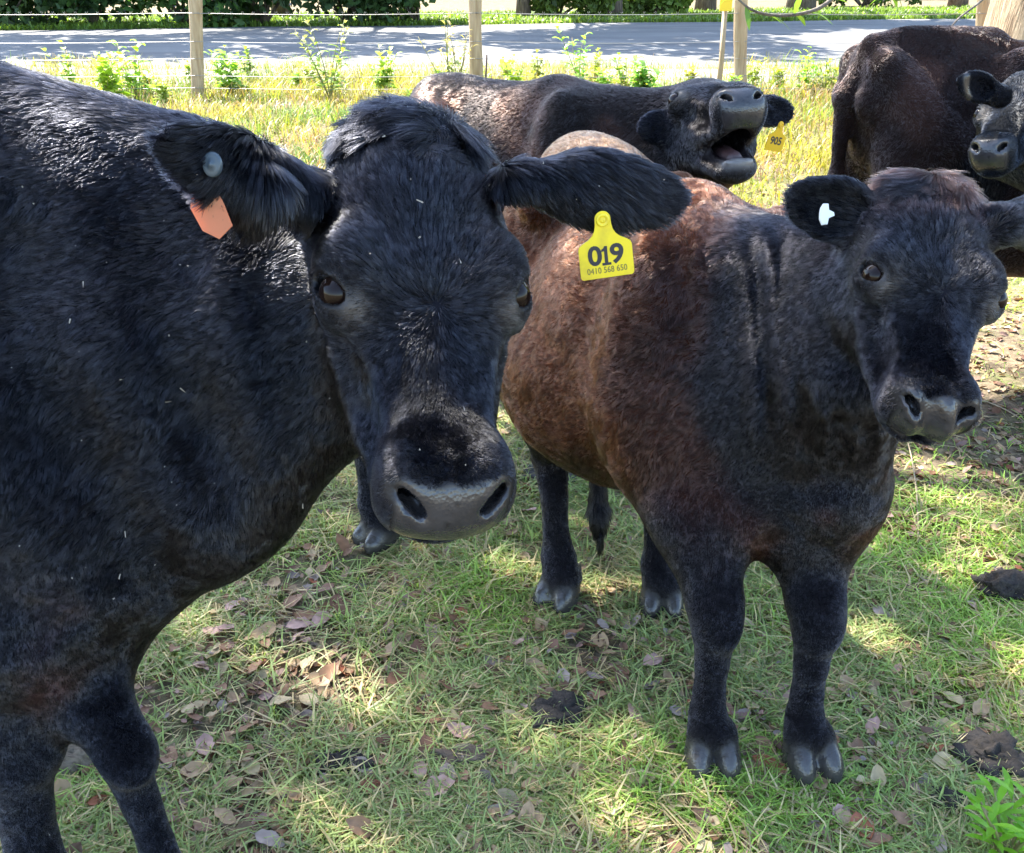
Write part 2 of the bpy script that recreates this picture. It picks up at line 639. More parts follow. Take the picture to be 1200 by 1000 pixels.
class Head:
    def __init__(s, poll, muz, xdir, width=1.0):
        poll, muz = np.array(poll), np.array(muz)
        s.O = poll
        s.s = np.linalg.norm(muz - poll) / 0.52
        s.Y = nrm(muz - poll)
        x = np.array(xdir, float)
        s.X = nrm(x - s.Y * (x @ s.Y))
        s.Z = np.cross(s.Y, s.X)
        if width: s.wd = width
        s.R = np.stack([s.X, s.Y, s.Z])
    def w(s, x, y, z):
        return s.O + s.s * (x * s.wd * s.X + y * s.Y + z * s.Z)
    def loc(s, V):
        l = (V - s.O) @ s.R.T / s.s
        l[:, 0] /= s.wd
        return l
    def flow(s, V):
        l = s.loc(V)
        fx, fy = l[:, 0] * 1.0, (l[:, 1] - 0.275)
        q = np.stack([fx, fy, np.full(len(V), -0.02)], 1)
        q /= np.maximum(np.linalg.norm(q, axis=1), 0.02)[:, None]
        up = sstep(-l[:, 1] + .06 * (vnoise(V, 14, 5) - .5), -0.10, -0.0)[:, None]                   # the forelock falls forward again
        q = q * (1 - up) + up * np.stack([np.sign(l[:, 0]) * 0.3 - 0.25, np.full(len(V), 0.75), np.zeros(len(V))], 1)
        side = np.stack([np.sign(l[:, 0]) * 0.2, np.full(len(V), 0.25), np.full(len(V), -1.0)], 1)
        wgt = sstep(-l[:, 2], 0.09, 0.15)[:, None] * sstep(-l[:, 1], -0.45, -0.38)[:, None]
        q = q * (1 - wgt) + side * wgt
        mz = sstep(l[:, 1], 0.40, 0.46)[:, None]
        q = q * (1 - mz) + mz * np.stack([l[:, 0] * 8, np.full(len(V), -0.2), np.full(len(V), -0.6)], 1)
        return q @ s.R
    def length(s, V):
        l = s.loc(V)
        a = 0.0145 * np.ones(len(V))
        a = a + s.tuft * sstep(-l[:, 1], -0.11, -0.01) * sstep(-np.abs(l[:, 0]), -0.12, -0.05)
        a = a * (1 - 0.5 * sstep(l[:, 1], 0.24, 0.38))
        return a * s.s
    def coat(s, V):
        l = s.loc(V)
        c = np.tile(np.array(s.col), (len(V), 1))
        if s.pollcol is not None:
            w = (sstep(-l[:, 1], -0.15, -0.02) * 0.9)[:, None] * (fbm(V, 30, 5) > 0.42)[:, None]
            c = c * (1 - w) + w * np.array(s.pollcol)
        return c

def ell_axes(a, b):
    a = nrm(a); b = nrm(np.array(b) - a * (a @ np.array(b)))
    return np.stack([a, b, np.cross(a, b)])

def add_head(B, H, col=BLACK, tuft=0.03, pollcol=None, jaw=0.0, hk=0.03, eyes_wide=1.0):
    H.col, H.tuft, H.pollcol = col, tuft, pollcol
    s, R = H.s, H.R
    at_ = dict(flow=H.flow, ln=H.length, col=H.coat, curl=lambda V: .2 + .55 * sstep(-H.loc(V)[:, 1], -.12, -.02))
    def ell(x, y, z, rx, ry, rz, k=hk, **kw):
        q = dict(at_); q.update(kw)
        B.ell(H.w(x, y, z), (rx * s * H.wd, ry * s, rz * s), R, k=k * s, **q)
    def cone(a, b, ra, rb, k=hk, **kw):
        q = dict(at_); q.update(kw)
        B.cone(H.w(*a), H.w(*b), ra * s, rb * s, k=k * s, **q)
    ell(0, .115, -.105, .106, .115, .10)
    ell(0, .032, -.080, .082, .055, .058)
    ell(0, .195, -.085, .112, .12, .075)
    for g in (-1, 1):
        ell(g * .070, .222, -.062, .044, .060, .046, k=.03)
        cone((g * .070, .15, -.20), (g * .034, .41, -.125), .058, .033)
        ell(g * .076, .165, -.165, .040, .100, .095)
        cone((g * .060, .27, -.075), (g * .034, .41, -.070), .030, .022, k=.03)
        ell(g * .037, .450, -.060, .032, .044, .042, k=.036)        # wing of the nostril
        ell(g * .038, .435, -.10, .031, .050, .042, k=.03)
    for g in (-1, 1):
        ell(g * .092, .365, -.088, .030, .085, .040, k=.035, sub=True)
        ell(g * .080, .200, -.050, .030, .034, .026, k=.03)
        cone((g * .080, .28, -.120), (g * .060, .37, -.130), .014, .010, k=.035)
    cone((0, .24, -.085), (0, .43, -.066), .070, .041)
    cone((0, .22, -.15), (0, .42, -.108), .078, .042)
    ell(0, .456, -.070, .060, .052, .052, k=.036)
    if jaw <= 0:
        ell(0, .448, -.128, .056, .050, .030, k=.012)
        ell(0, .505, -.116, .07, .022, .0035, k=.006, sub=True)
        ell(0, .500, -.116, .086, .014, .004, k=.008, sub=True)
    else:
        ja = jaw
        for g in (-1, 1):
            cone((g * .066, .17, -.20), (g * .035, .40, -.14 - ja), .050, .030)
        cone((0, .2, -.22), (0, .42, -.15 - ja), .05, .034)
        ell(0, .43, -.145 - ja, .058, .055, .036, k=.02)
        B.ell(H.w(0, .40, -.128 - ja * .42), (.048 * s, .15 * s, (.02 + ja * .36) * s), R, k=.012 * s, sub=True, paint=True, col=(0.012, 0.006, 0.006), bare=1.0, ln=0.004)
        cone((0, .30, -.14 - ja * .7), (0, .425, -.118 - ja), .028, .022, k=.01, col=(0.12, 0.06, 0.06), bare=1.0)
        ell(0, .468, -.122 - ja, .044, .016, .010, k=.008, col=(0.30, 0.27, 0.24), bare=1.0)   # pale lower lip with gum
    # nostrils
    for g in (-1, 1):
        ax = ell_axes(R.T @ nrm((g * -.62, .72, -.30)), R.T @ nrm((g * .15, .55, .8)))
        B.ell(H.w(g * .0395, .477, -.043), (.021 * s, .020 * s, .0075 * s), ax, k=.010 * s, sub=True, paint=True, col=(0.005, 0.004, 0.004), bare=1.0)
        B.ell(H.w(g * .0495, .463, -.047), (.010 * s, .010 * s, .010 * s), R, k=.010 * s, sub=True, paint=True, col=(0.006, 0.004, 0.004), bare=1.0)
    # eye sockets: lids first, then the opening
    H.eyes = []
    for g in (-1, 1):
        e = H.w(g * .094 * eyes_wide, .236, -.055)
        out = R.T @ nrm((g * .80, .08, .60))
        ax = ell_axes(R.T @ nrm((g * -.40, .70, .50)), out)          # along the slit, outwards, across
        B.ell(e, (.036 * s, .030 * s, .031 * s), ax, k=.02 * s, **at_)
        B.ell(e + out * .022 * s, (.0280 * s, .030 * s, .0130 * s), ax, k=.004 * s, sub=True, paint=True, col=(0.008, 0.006, 0.006), bare=1.0)
        B.ell(e + ax[0] * .030 * s + out * .008 * s, (.008 * s, .010 * s, .008 * s), R, k=.01 * s, col=(0.20, 0.17, 0.14), bare=0.8, ln=0.004, curl=.2, flow=H.flow)
        H.eyes.append((e + out * .0085 * s, out, ax, .0225 * s))

def nose_pad(V, A, H, col=(0.034, 0.031, 0.031)):
    l = H.loc(V)
    n = fbm(V, 90, 3) * 0.008
    top = 0.456 + 0.014 * (1 - np.clip(np.abs(l[:, 0]) / .06, 0, 1) ** 2) + n
    lim = 0.057 - 0.25 * np.clip(-0.075 - l[:, 2], 0, 1)
    m = sstep(l[:, 1], top - .004, top + .004) * sstep(-np.abs(l[:, 0]), -lim - .005, -lim + .003) * sstep(l[:, 2], -.122, -.112)
    dark = A["bare"] > 0.8
    m = np.where(dark, 0, m)
    tint = (0.6 + 0.8 * fbm(V, 60, 8))[:, None]
    sp = np.where((vnoise(V, 240, 4) > 0.8)[:, None], 0.45, 1.0)
    A["col"] = A["col"] * (1 - m[:, None]) + m[:, None] * np.array(col) * tint * sp
    A["bare"] = np.maximum(A["bare"], m)
    for e, out, ax, rr in H.eyes:
        d = np.linalg.norm(V - (e + out * .01 * H.s), axis=1) / H.s
        q = sstep(-d, -.050, -.026)
        A["ln"] = A["ln"] * (1 - .8 * q)
        A["col"] = A["col"] * (1 - .4 * q[:, None])
    # short dark skin just above the pad
    r = sstep(l[:, 1], .415, .45) * (1 - m)
    A["ln"] = A["ln"] * (1 - 0.55 * r)

def add_eyes(H, parent):
    for e, out, ax, r in H.eyes:
        V, F = [], []
        n, k = 20, 12
        for i in range(k + 1):
            a = math.pi * i / k
            for j in range(n):
                b = 2 * math.pi * j / n
                V.append(e + r * (math.cos(a) * out + math.sin(a) * (math.cos(b) * ax[0] + math.sin(b) * ax[2])))
        for i in range(k):
            for j in range(n):
                a, b = i * n + j, i * n + (j + 1) % n
                F.append((a, b, b + n, a + n))
        me = np_mesh("eye", V, F, smooth=True)
        o = put("eye", me, [EYE_MAT, LID_MAT], parent)
        F = np.array(F)
        mi = np.zeros(len(F), np.int32)
        mi[np.arange(len(F)) // n >= 6] = 1
        me.polygons.foreach_set("material_index", mi)

def add_ear(B, a, b, width, normal, thick=0.011, col=BLACK, ln=0.026, base_r=0.030, cup=0.0, fan=None, incol=None, k=0.018):
    a, b = np.array(a), np.array(b)
    L = np.linalg.norm(b - a)
    d = nrm(b - a)
    nrmv = nrm(normal)
    ax = ell_axes(d, np.cross(nrmv, d))
    c = a + (b - a) * 0.56
    def fl(V):
        q = V - a
        f = q / np.maximum(np.linalg.norm(q, axis=1), 1e-6)[:, None]
        f = f * 0.6 + d * 0.6
        if fan is not None:
            w = np.clip(1 - ((V - a) @ d) / L, 0, 1)[:, None]
            f = f * (1 - w) + np.array(fan) * w * 1.6
        return f
    kw = dict(flow=fl, ln=ln, col=col, curl=0.08)
    B.ell(c, (L * 0.5, width * 0.5, thick), ax, k=k, **kw)
    B.ell(a + (b - a) * 0.42, (L * 0.36, width * 0.47, thick * 1.25), ax, k=k, **kw)
    B.cone(a - d * 0.03, a + d * L * 0.25, base_r, base_r * 0.62, k=0.03, **kw)
    if cup > 0:
        B.ell(c - d * 0.012 + ax[2] * np.sign(ax[2] @ nrmv) * thick * 1.1, (L * 0.40, width * 0.36, thick * cup), ax, k=0.008, sub=True, paint=True,
              col=incol or col, ln=ln * 0.6, flow=fl, curl=.1)

class Frame:
    slope = 0.0
    """trunk frame: withers above W, facing f, height scale s, length scale bl"""
    def __init__(s, W, f, H, bl=1.0, wide=1.0):
        s.W = np.array([W[0], W[1], 0.0]); s.f = nrm([f[0], f[1], 0]); s.r = np.array([s.f[1], -s.f[0], 0]); s.s = H / 1.3; s.bl = bl; s.wd = wide
    def w(s, x, y, h):
        return s.W + s.s * (x * s.bl * s.f + y * s.wd * s.r) + np.array([0, 0, h * s.s - s.slope * (x + 1.2) * min(h, 1)])
    def loc(s, V):
        d = (V - s.W) / s.s
        return np.stack([d @ s.f / s.bl, d @ s.r / s.wd, d[:, 2]], 1)

def add_trunk(B, T, col, ln=0.022, belly=0.0, tail=True, curl=0.25):
    s = T.s
    R = np.stack([T.f, T.r, [0, 0, 1.0]])
    fl = -T.f * 0.8 + np.array([0, 0, -0.65])
    kw = dict(flow=fl, ln=ln, col=col, curl=curl)
    def ell(x, y, h, rx, ry, rh, k=.07, **q):
        z = dict(kw); z.update(q)
        B.ell(T.w(x, y, h), (rx * s * T.bl, ry * s * T.wd, rh * s), R, k=k * s, **z)
    ell(-.50, 0, .86, .60, .30, .36)
    ell(-.64, 0, .76 - belly * .5, .48, .30 + belly, .27 + belly * .5)
    for g in (-1, 1):
        ell(-.04, g * .135, .95, .19, .12, .33)
        ell(-.92, g * .20, 1.145, .07, .05, .05, k=.06)
        ell(-1.32, g * .09, 1.05, .06, .05, .06)
        ell(-1.10, g * .15, .86, .21, .115, .30)
    B.cone(T.w(.04, 0, 1.17), T.w(-.25, 0, 1.20), .085 * s, .10 * s, k=.08 * s, **kw)
    B.cone(T.w(-.2, 0, 1.15), T.w(-1.18, 0, 1.15), .12 * s, .12 * s, k=.08 * s, **kw)
    ell(-1.05, 0, 1.0, .29, .22, .25)
    ell(.14, 0, .72, .17, .13, .19)
    ell(.07, 0, .86, .19, .18, .24)
    if tail:
        pts = [T.w(-1.32, 0, 1.14), T.w(-1.38, 0, 1.05), T.w(-1.37, 0, .8), T.w(-1.34, 0.0, .5)]
        for a, b, r in zip(pts[:-1], pts[1:], (.045, .03, .022)):
            B.cone(a, b, r * s, r * s * .75, k=.03, **kw)

def add_leg(B, T, hoof, side, front, col=BLACK, toe=None, s=None, lean=(0, 0, 0), thick=1.0, ln=0.0055, topcol=None, hoofcol=(0.045, 0.040, 0.036)):
    s = s or T.s
    h = np.array([hoof[0], hoof[1], 0.0])
    t = nrm(toe) if toe is not None else T.f
    lat = np.array([t[1], -t[0], 0])
    up = np.array([0, 0, 1.0])
    kw = dict(flow=(0, 0, -1), ln=ln, col=col, curl=0.2, k=.035, lin=True)
    P = lambda fx, z: h + T.f * fx * s + up * z * s + np.array(lean, float) * z * s
    if front:
        J = [(T.w(-.03, side * .125, .86), .125), (h * .55 + T.w(-.04, side * .13, 0) * .45 + up * .62 * s, .096), (P(.0, .46), .064), (P(.01, .38), .051), (P(.0, .28), .038),
             (P(-.01, .19), .0365), (P(-.015, .125), .0435), (P(.005, .08), .043)]
    else:
        J = [(T.w(-1.03, side * .14, .86), .16), (T.w(-.98, side * .17, .68) * .6 + P(.02, .68) * .4, .115), (P(-.07, .50), .062), (P(-.09, .43), .052), (P(-.05, .32), .038),
             (P(-.03, .19), .038), (P(-.025, .135), .049), (P(.01, .075), .044)]
    if front:
        B.ell(P(.034, .385), (.034 * s, .048 * s, .038 * s), ell_axes(t, up), k=.025, flow=(0, 0, -1), ln=ln, col=col)
    for i, ((a, ra), (b, rb)) in enumerate(zip(J[:-1], J[1:])):
        q = dict(kw)
        if i >= 2: q["k"] = .012
        if i < 2:
            q["k"] = .07
            q["ln"] = 0.014
            if topcol is not None: q["col"] = topcol
        B.cone(a, b, ra * s * thick, rb * s * thick, **q)
    for g in (-1, 1):
        R = ell_axes(t + lat * g * 0.06, up)
        c = h + t * .020 * s + lat * g * .0315 * s
        B.ell(c + up * .018 * s, (.068 * s, .062 * s, .035 * s), R, k=.003, col=hoofcol, bare=1.0, ln=0.0, flow=(0, 0, -1))
        B.ell(h - t * .012 * s + lat * g * .026 * s + up * .078 * s, (.044 * s, .026 * s, .030 * s), R, k=.022, col=col, ln=.008, flow=(0, 0, -1))
        B.ell(h - t * .060 * s + lat * g * .024 * s + up * .090 * s, (.016 * s, .016 * s, .014 * s), R, k=.01, col=hoofcol, bare=1.0, ln=0.0)

def add_neck(B, T, H, col, ln=0.022, r0=.20, r1=.115, sq=.72, low=.075, curl=.25, thr=(0, .20, -.24), nb=(0, .12, -.14), nt_=(0, .05, -.09), hn=1.02, rt=.06, mr=.15, rl=.12):
    N0, N1 = T.w(.0, 0, hn), H.w(*nb)
    d = nrm(N0 - N1)
    fl = d * 0.8 + np.array([0, 0, -.55])
    lat = nrm(np.cross(d, [0, 0, 1.0]))
    kw = dict(flow=fl, ln=ln, col=col, curl=curl)
    B.cone(N0, N1, r0 * T.s, r1 * H.s, k=.07, sq=(lat, sq), **kw)
    B.cone(T.w(.03, 0, 1.16), H.w(*nt_), .085 * T.s, rt * H.s, k=.09, **kw)
    B.cone(T.w(.17, 0, .74), H.w(*thr), rl * T.s, low * H.s, k=.09, **kw)
    B.cone(T.w(.12, 0, .92), H.w(0, .17, -.18), mr * T.s, .10 * H.s, k=.09, **kw)

def finish_cow(name, B, label, fine, coarse, box, heads=(), post=None):
    def pp(V, A):
        if post: V, A = post(V, A)
        for h in heads: nose_pad(V, A, h)
        return V, A
    V, F, A = build_body(B, fine, coarse, box, pp)
    me = np_mesh(name, V, F, colors=A["col"], attr="coat", smooth=True, scal=dict(bare=A["bare"]))
    o = put(name, me, HIDE)
    tag(o, label, "cow", "black cattle standing in the paddock")
    for h in heads: add_eyes(h, o)
    print(name, len(V), "verts")
    return o, V, F, A

# ---- ear tags
TAG_YELLOW = simple_mat("tag_yellow", (0.80, 0.62, 0.02), 0.38, col2=(0.60, 0.45, 0.03), scale=45, p=(.45, .75))
TAG_ORANGE = leaf_mat("tag_orange", trans=0.55, rough=0.35, tgain=(1.2, 0.8, 0.6))
TAG_INK = simple_mat("tag_ink", (0.02, 0.022, 0.03), 0.5)
TAG_INK_THIN = simple_mat("tag_thin_ink", (0.16, 0.14, 0.04), 0.5)

def extrude_outline(pts, org, ux, uy, un, th, bevel=0.0):
    """flat plate of thickness th from an outline in the (ux, uy) plane"""
    pts = np.array(pts, float)
    n = len(pts)
    org, ux, uy, un = map(np.array, (org, ux, uy, un))
    V = []
    c = pts.mean(0)
    for z, sh in ((-th / 2, 1 - bevel), (-th / 2 + th * .3, 1), (th / 2 - th * .3, 1), (th / 2, 1 - bevel)):
        for p in pts:
            q = c + (p - c) * sh
            V.append(org + ux * q[0] + uy * q[1] + un * z)
    me = bpy.data.meshes.new("plate")
    F = []
    for k in range(3):
        for i in range(n):
            j = (i + 1) % n
            F.append((k * n + i, k * n + j, (k + 1) * n + j, (k + 1) * n + i))
    F.append(tuple(range(n))[::-1])
    F.append(tuple(range(3 * n, 4 * n)))
    me.from_pydata([tuple(v) for v in V], [], F)
    me.update()
    return me

def text_mesh(body, size, org, ux, uy, un, off=0.0, sx=1.0, depth=0.0003):
    cu = bpy.data.curves.new("writing", 'FONT')
    cu.body = body
    cu.size = size
    cu.align_x = 'CENTER'
    cu.align_y = 'CENTER'
    cu.offset = off
    cu.extrude = depth
    cu.resolution_u = 4
    tmp = bpy.data.objects.new("writing_tmp", cu)
    COL.objects.link(tmp)
    bpy.context.view_layer.update()
    dg = bpy.context.evaluated_depsgraph_get()
    me = bpy.data.meshes.new_from_object(tmp.evaluated_get(dg))
    bpy.data.objects.remove(tmp)
    co = np.empty(len(me.vertices) * 3, np.float32)
    me.vertices.foreach_get("co", co)
    co = co.reshape(-1, 3)
    W = np.array(org) + co[:, :1] * sx * np.array(ux) + co[:, 1:2] * np.array(uy) + co[:, 2:] * np.array(un)
    me.vertices.foreach_set("co", W.astype(np.float32).ravel())
    me.update()
    return me

def digit_one(h, org, ux, uy, un):
    """a printed 1 with flag and foot"""
    o = [(-.22, -.5), (.24, -.5), (.24, -.37), (.09, -.37), (.09, .5), (-.05, .5), (-.10, .40), (-.22, .33), (-.22, .22), (-.08, .25), (-.08, -.37), (-.22, -.37)]
    return extrude_outline([(x * h, y * h) for x, y in o], org, ux, uy, un, .0006)

def ear_tag(parent, org, ux, uy, w, texts, mat=TAG_YELLOW, label=None):
    """org: the stud; ux to the right along the plate, uy up; w: plate width"""
    ux = nrm(ux); uy = nrm(np.array(uy) - ux * (ux @ np.array(uy))); un = np.cross(ux, uy)
    if un @ (CAMP - org) < 0: un = -un
    o = []
    for i in range(13):                                  # round top, flared neck, square body with round corners
        a = math.pi * (1.0 - i / 12.0) 
        o.append((.145 * math.cos(a), .02 + .145 * math.sin(a)))
    o += [(.15, -.08), (.17, -.18), (.22, -.27), (.30, -.34), (.40, -.39), (.47, -.44), (.495, -.50)]
    o += [(.50, -1.02), (.485, -1.06), (.45, -1.08)]
    o += [(-x, y) for x, y in o[::-1] if x > .146]
    me = extrude_outline([(x * w, y * w) for x, y in o], org, ux, uy, un, .0022, .01)
    t = put("ear_tag", me, mat, parent)
    if label: t["label"] = label
    # stud ring
    V, F = [], []
    rings = ((.125, .0012), (.115, .0035), (.085, .004), (.070, .0022), (.045, .0022), (.040, .0035), (.018, .0040), (.0, .0030))
    for r, z in rings:
        for j in range(20):
            a = 2 * math.pi * j / 20
            V.append(org + ux * r * w * math.cos(a) + uy * r * w * math.sin(a) + un * z)
    for i in range(len(rings) - 1):
        for j in range(20):
            F.append((i * 20 + j, i * 20 + (j + 1) % 20, (i + 1) * 20 + (j + 1) % 20, (i + 1) * 20 + j))
    put("stud", np_mesh("stud", V, F, smooth=False), mat, t)
    for body, size, dy, off, sx, m in texts:
        q = text_mesh(body, size * w, org + uy * dy * w + un * .0014, ux, uy, un, off, sx)
        put("number", q, m, t)
        if body == "0 9":
            put("number", digit_one(.36 * w, org + uy * dy * w + un * .0015, ux, uy, un), m, t)
    return t

# ---- cow A: the big black cow whose head and neck fill the left
def cow_a():
    H = Head(at(487, 108, 1.235), at(544, 618, 1.03), (0.93, 0.34, -0.02), 1.00)
    T = Frame((-.86, 1.30), (.82, -.56), 1.40, 1.0, 1.0)
    B = Body()
    n_col = lambda V: np.array(BLACK)[None] * np.ones((len(V), 1)) + (sstep(fbm(V, 6, 2), .55, .75) * sstep(.85 - V[:, 2], 0, .3))[:, None] * np.array([.018, .006, .006])
    add_trunk(B, T, n_col, ln=.014, curl=.32)
    add_neck(B, T, H, n_col, ln=.015, r0=.23, r1=.11, sq=.58, low=.055, curl=.32, thr=(0, .22, -.24), nb=(0, .17, -.24), nt_=(0, .11, -.16), hn=.98, rt=.05, mr=.13)
    # crest of the neck
    B.cone(at(-60, 118, 1.30), at(215, 190, 1.32), .055, .050, k=.10, flow=(-.8, .1, -.5), ln=.030, col=n_col, curl=.3)
    # heavy throat and brisket hanging between neck and forelegs
    kw = dict(k=.10, flow=(-.4, .2, -.8), ln=.014, col=n_col, curl=.3)
    B.cone(at(400, 470, 1.36), at(265, 590, 1.42), .05, .075, **kw)
    B.cone(at(265, 590, 1.42), at(120, 690, 1.50), .075, .10, **kw)
    hr = at(40, 900, 1.54); hl = at(150, 880, 1.70)
    add_leg(B, T, (hr[0] - .02, hr[1] - .02), 1, True, thick=1.0, topcol=n_col)
    B.cone(at(-20, 540, 1.36), at(15, 720, 1.40), .15, .095, k=.09, flow=(0, 0, -1), ln=.014, col=n_col)
    B.cone(at(15, 720, 1.40), at(24, 860, 1.50), .095, .055, k=.06, flow=(0, 0, -1), ln=.010, col=n_col)
    add_leg(B, T, (hl[0] + .13, hl[1] - .15), -1, True, thick=.66, lean=(-.17, 0, 0))
    rear = T.w(-1.15, 0, 0)
    add_leg(B, T, rear + T.r * .2, 1, False)
    add_leg(B, T, rear - T.r * .2 + T.f * .1, -1, False)
    add_head(B, H, BLACK, tuft=.040, eyes_wide=.955)
    # ears
    add_ear(B, at(345, 222, 1.205), at(204, 168, 1.045), .076, (.1, -1, .25), ln=.034, fan=(-.25, -.2, -1), base_r=.030)
    B.ell(at(298, 225, 1.135), (.042, .034, .013), ell_axes((-.7, 0, -.7), (0.7, 0, -.7)), k=.02, flow=(-.25, -.1, -1), ln=.045, col=BLACK, curl=.1)
    add_ear(B, at(622, 212, 1.26), at(786, 230, 1.31), .088, (-.05, -1, .35), ln=.034, fan=(.45, -.1, -.7), base_r=.019)
    def post(V, A):
        return V, A
    # folds of skin on the neck and throat, modelled as soft ridges
    def fold(V, A):
        l = (V - H.O)
        m = sstep(.95 - V[:, 0] * 0 - np.abs(V[:, 2] - .95), .55, .75) * sstep(-V[:, 0], .26, .36) * sstep(V[:, 0], -.75, -.6)
        u = V[:, 0] + .25 * (V[:, 2] - 1.0) + .05 * fbm(V, 4, 3)
        d = np.sin(u * 40 + 2 * fbm(V, 4, 8)) * .011 * m
        V = V.copy()
        V[:, 1] -= d
        d2 = (fbm(V, 9, 12) - .5) * .008
        hd = np.exp(-np.clip(np.linalg.norm(V - H.w(0, .25, -.08), axis=1) - .25 * H.s, 0, 9) / .04)
        V[:, 1] -= d2 * (1 - hd)
        return V, A
    o, V, F, A = finish_cow("cow", B, "big black cow with yellow ear tag 019, head turned to face us", .0058, .022,
                            (np.array([-.58, .72, .80]), np.array([.30, 1.42, 1.50])), [H], fold)
    grow_fur("coat", V, F, A, 780000, .00042, o, FUR, 1, lay=.24, clump=.006, clump_amt=.45, bright=1.0)
    # bits of straw and dust caught in the coat
    rg = np.random.default_rng(77)
    NV = vert_normals(V, F)
    vis, z = in_view(V, 0)
    ok = np.nonzero(vis & ((NV * (CAMP - V)).sum(1) > .3) & (A["bare"] < .3))[0]
    q = rg.choice(ok, 75)
    Vc, Fc = [], []
    for i in q:
        L, w = (.0007 + .004 * rg.random() ** 7), .0006 + .0003 * rg.random()
        d = nrm(np.cross(NV[i], rg.normal(size=3))); e = np.cross(NV[i], d)
        b = V[i] + NV[i] * .009
        k = len(Vc)
        Vc += [b - d * L - e * w, b + d * L - e * w * .6, b + d * L + e * w * .6 + NV[i] * .002, b - d * L + e * w]
        Fc.append((k, k + 1, k + 2, k + 3))
    tag(put("straw_bits", np_mesh("straw_bits", Vc, Fc), simple_mat("chaff", (.30, .27, .22), .8), o), kind="stuff")
    # tags
    ear_tag(o, at(706, 258, 1.262), (.97, .05, .13), (-.12, 0, .99), .071,
            [("0 9", .50, -.66, .0010, 1.05, TAG_INK), ("0410 568 650", .165, -.93, 0.0, .82, TAG_INK_THIN)], label="yellow ear tag printed 019")
    # orange plate hanging behind the other ear, and the round grey button in front
    c0 = at(249, 248, 1.105)
    ux, uy = nrm((.97, .1, -.05)), nrm((0.04, .25, .95)); ux = nrm(ux - uy * (ux @ uy)); un = np.cross(ux, uy)
    px = .00092
    pts = [(-24, 30), (-26, 2), (-12, -24), (8, -33), (24, -16), (14, 10), (-2, 40), (-16, 44)]
    me = extrude_outline([(x * px, y * px) for x, y in pts], c0, ux, uy, un, .002, .01)
    me.attributes.new("tint", 'FLOAT_COLOR', 'POINT').data.foreach_set("color", np.tile([.80, .36, .18, 1], len(me.vertices)).astype(np.float32))
    t = put("ear_tag", me, TAG_ORANGE, o); t["label"] = "plain orange ear tag under the hairy ear"
    b = at(250, 193, 1.068)
    V2, F2 = [], []
    prof = ((.0135, -.004), (.0135, 0), (.012, .0015), (.009, .0008), (.0075, .0016), (.004, .0016), (.003, .004), (0, .0045))
    n2 = np.array([-.2, -.95, .2]); n2 = nrm(n2); a2 = nrm(np.cross(n2, [0, 0, 1])); b2 = np.cross(n2, a2)
    for r, z in prof:
        for j in range(20):
            a = 2 * math.pi * j / 20
            V2.append(b + n2 * (z + .004) + r * (a2 * .82 * math.cos(a) + b2 * math.sin(a)))
    for i in range(len(prof) - 1):
        for j in range(20):
            F2.append((i * 20 + j, i * 20 + (j + 1) % 20, (i + 1) * 20 + (j + 1) % 20, (i + 1) * 20 + j))
    put("ear_button", np_mesh("ear_button", V2, F2), simple_mat("grey_button", (.05, .07, .085), .35), o)
    return o

